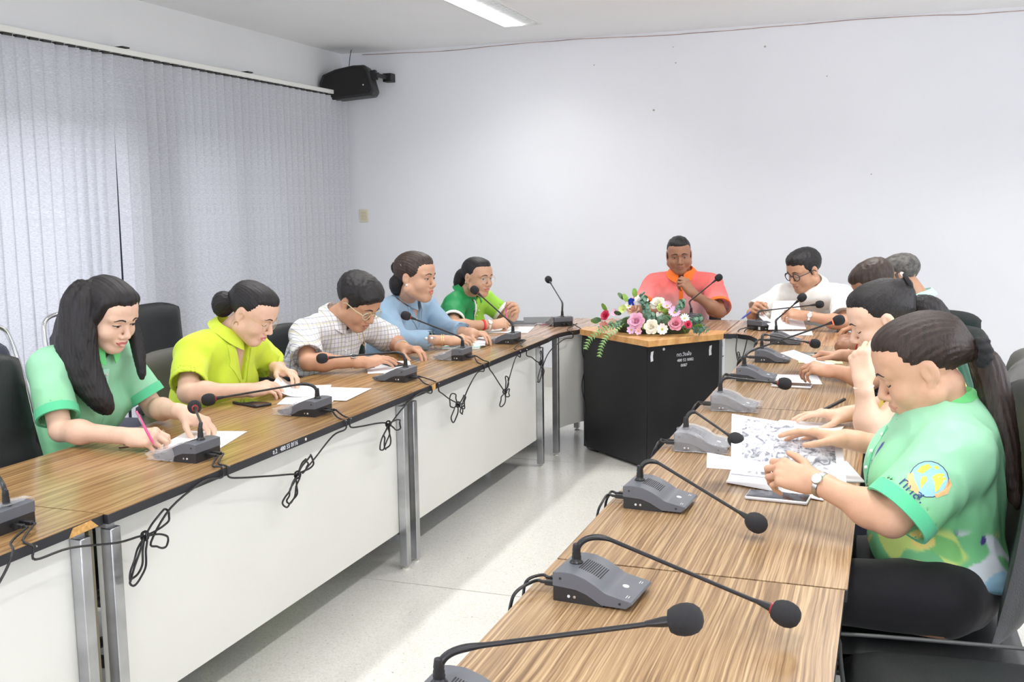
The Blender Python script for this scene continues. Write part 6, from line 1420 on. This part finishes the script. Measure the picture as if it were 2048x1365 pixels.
def P3():
    c = dict(h=.0034, tone=2, girth=1.12, belly=1.05, face=D2(-8), pelvis=(-2.82, 4.42, .50), neck=(-2.580, 4.50, .955), head=(-2.425, 4.470, 1.050), hfwd=ang(-12, 36), hup=upv(-12, 36, 2), hs=1.10, fat=.008, shR=(-2.62, 4.285, .905), shL=(-2.53, 4.74, .90),
        R=dict(e=(-2.50, 4.115, .805), w=(-2.285, 4.235, .798), dir=(.50, .82, .02), back=(.1, -.15, 1), curl=FLAT, thumb=(.3, .3)), L=dict(e=(-2.45, 4.90, .80), w=(-2.300, 4.705, .800), dir=(.80, -.25, .0), back=(0, .1, 1), curl=REST, thumb=(.3, .3)),
        hair='short', hmat=M_HAIR, hvol=.010, fringe=1, look='down', lip=M_LIPM, glasses=(mat('glasses_cream', srgb(206, 200, 160), .3), .024, .0020, True), shirtmat=plaid(), shirt_label='white shirt with a grey blue check', collar=(MATS.get('pc') or None, 'fold') if False else None, trousers=M_TRB, sleeve=.85, ease=.018, flare=.014)
    c['collar'] = (c['shirtmat'], 'fold'); c['placket'] = (.30, c['shirtmat'], M_PEARL)
    top, I = person('man in a white checked shirt bending over his phone, with glasses and thick black hair', None, c)
    wristwatch(top, I['arms']['R'], .84, .031, M_WHT, M_BLACKP, M_STEEL, (-.1, -.6, .8), .017); bracelet(top, I['arms']['L'], .90, .031, .0032, M_GOLD); bracelet(top, I['arms']['L'], .82, .033, .004, M_STEEL)
    nbk = I['nb']; obj('necklace', tube(spline([tuple(nbk+np.array(p)) for p in ((.05, -.07, .03), (.13, -.03, -.04), (.165, .0, -.12), (.13, .04, -.04), (.05, .07, .03))], 6), .0022, 6), M_GOLD, top, 60)
def P2():
    c = dict(h=.0032, tone=0, fem=True, girth=1.06, face=D2(4), pelvis=(-2.80, 3.60, .50), neck=(-2.590, 3.625, .985), head=(-2.470, 3.640, 1.080), hfwd=ang(6, 32), hup=upv(6, 32), hs=1.03, fat=.006, shR=(-2.63, 3.445, .930), shL=(-2.58, 3.79, .92),
        R=dict(e=(-2.535, 3.285, .805), w=(-2.370, 3.440, .800), dir=(.62, .75, .05), back=(.2, -.35, .9), curl=REST, thumb=(.2, .1)), L=dict(e=(-2.56, 3.93, .80), w=(-2.455, 3.80, .825), dir=(.75, -.25, -.1), back=(.15, .25, .95), curl=REST, thumb=(.3, .2)),
        hair='bun', hmat=M_HAIR, tie=(0, -.112, .015), look='down', lip=M_LIP, glasses=(M_GOLD, .0245, .0009, False), earring=(M_GOLD, 'hoop'), shirtcol=solid(206, 228, 66, .02), shirtmat=M_VC, shirt_name='suit_jacket', shirt_label='lime green short sleeved suit jacket', collar=(M_LIME2, 'fold'), vneck=.17, lapel=M_LIME2, trousers=M_LIME, sleeve=.78, ease=.016, flare=.012, placket=(.10, M_LIME2, None), pt0=.19,
        tails=[('hair_bun', [(-2.560, 3.625, 1.120), (-2.592, 3.62, 1.130), (-2.597, 3.62, 1.10)], [.030, .036, .034], 1, None)])
    top, I = person('woman in a lime green suit jacket turning pages, hair in a bun', None, c)
def P1():
    c = dict(h=.0029, tone=4, fem=True, girth=.86, face=D2(-2), pelvis=(-2.77, 2.82, .50), neck=(-2.600, 2.845, 1.030), head=(-2.505, 2.845, 1.155), hfwd=ang(-8, 26), hup=upv(-8, 26, 2), hs=1.02, shR=(-2.635, 2.690, .985), shL=(-2.590, 2.985, .980),
        R=dict(e=(-2.525, 2.615, .800), w=(-2.262, 2.625, .796), dir=(.97, .12, .0), back=(.05, -.55, .82), curl=GRIP, thumb=(.7, .2)), L=dict(e=(-2.485, 3.025, .800), w=(-2.245, 2.885, .822), dir=(.85, .05, -.28), back=(.25, .1, .95), curl=[(.5, .7, .4)]*4, thumb=(.3, .4)),
        hair='long', hmat=M_HAIR, look='half', gaze=(0, -.002), lip=M_LIP, shirtcol=mint_print(8), shirtmat=M_VCS, shirt_name='polo_shirt', shirt_label='mint green polo shirt with green sleeve bands', cuff=M_CT, cuffw=.030, collar=(M_CG, 'fold'), placket=(.15, mat('mint_placket', srgb(176, 232, 206), .6), M_PEARL), trousers=M_TRB, sleeve=.80, ease=.014, flare=.012, hc=.005,
        tails=[('hair_length', [[(-2.530, 2.800, 1.262), (-2.530, 2.768, 1.20), (-2.530, 2.758, 1.12), (-2.528, 2.748, 1.03), (-2.505, 2.750, .95), (-2.478, 2.760, .88), (-2.462, 2.768, .840)],
                [(-2.570, 2.800, 1.255), (-2.582, 2.775, 1.20), (-2.585, 2.760, 1.12), (-2.578, 2.735, 1.04), (-2.545, 2.735, .96), (-2.505, 2.748, .89), (-2.480, 2.760, .845)],
                [(-2.60, 2.82, 1.20), (-2.625, 2.80, 1.12), (-2.625, 2.770, 1.05), (-2.595, 2.750, .98), (-2.54, 2.745, .91)]], [[.018, .034, .036, .038, .034, .028, .012], [.024, .038, .042, .042, .036, .026, .010], [.045, .046, .040, .030, .012]], 1, None),
               ('hair_length', [(-2.50, 2.925, 1.18), (-2.482, 2.940, 1.09), (-2.462, 2.938, 1.00), (-2.452, 2.932, .925)], [.020, .018, .016, .007], 1, None)])
    top, I = person('woman with long straight black hair and a mint green polo writing with a pink pen', None, c)
    pen('pink pen held by the long haired woman', (-2.150, 2.610, .775), (-2.205, 2.600, .885), M_PINK)
import time as _t
_only = None
for fn in (P11, P10, P12, P9, P8, P7, P6, P5, P4, P3, P2, P1):
    t0 = _t.time(); fn(); print(fn.__name__, round(_t.time()-t0, 1), 's')
print('tris', sum(len(o.data.polygons)*2 for o in SC.objects if o.type == 'MESH'))
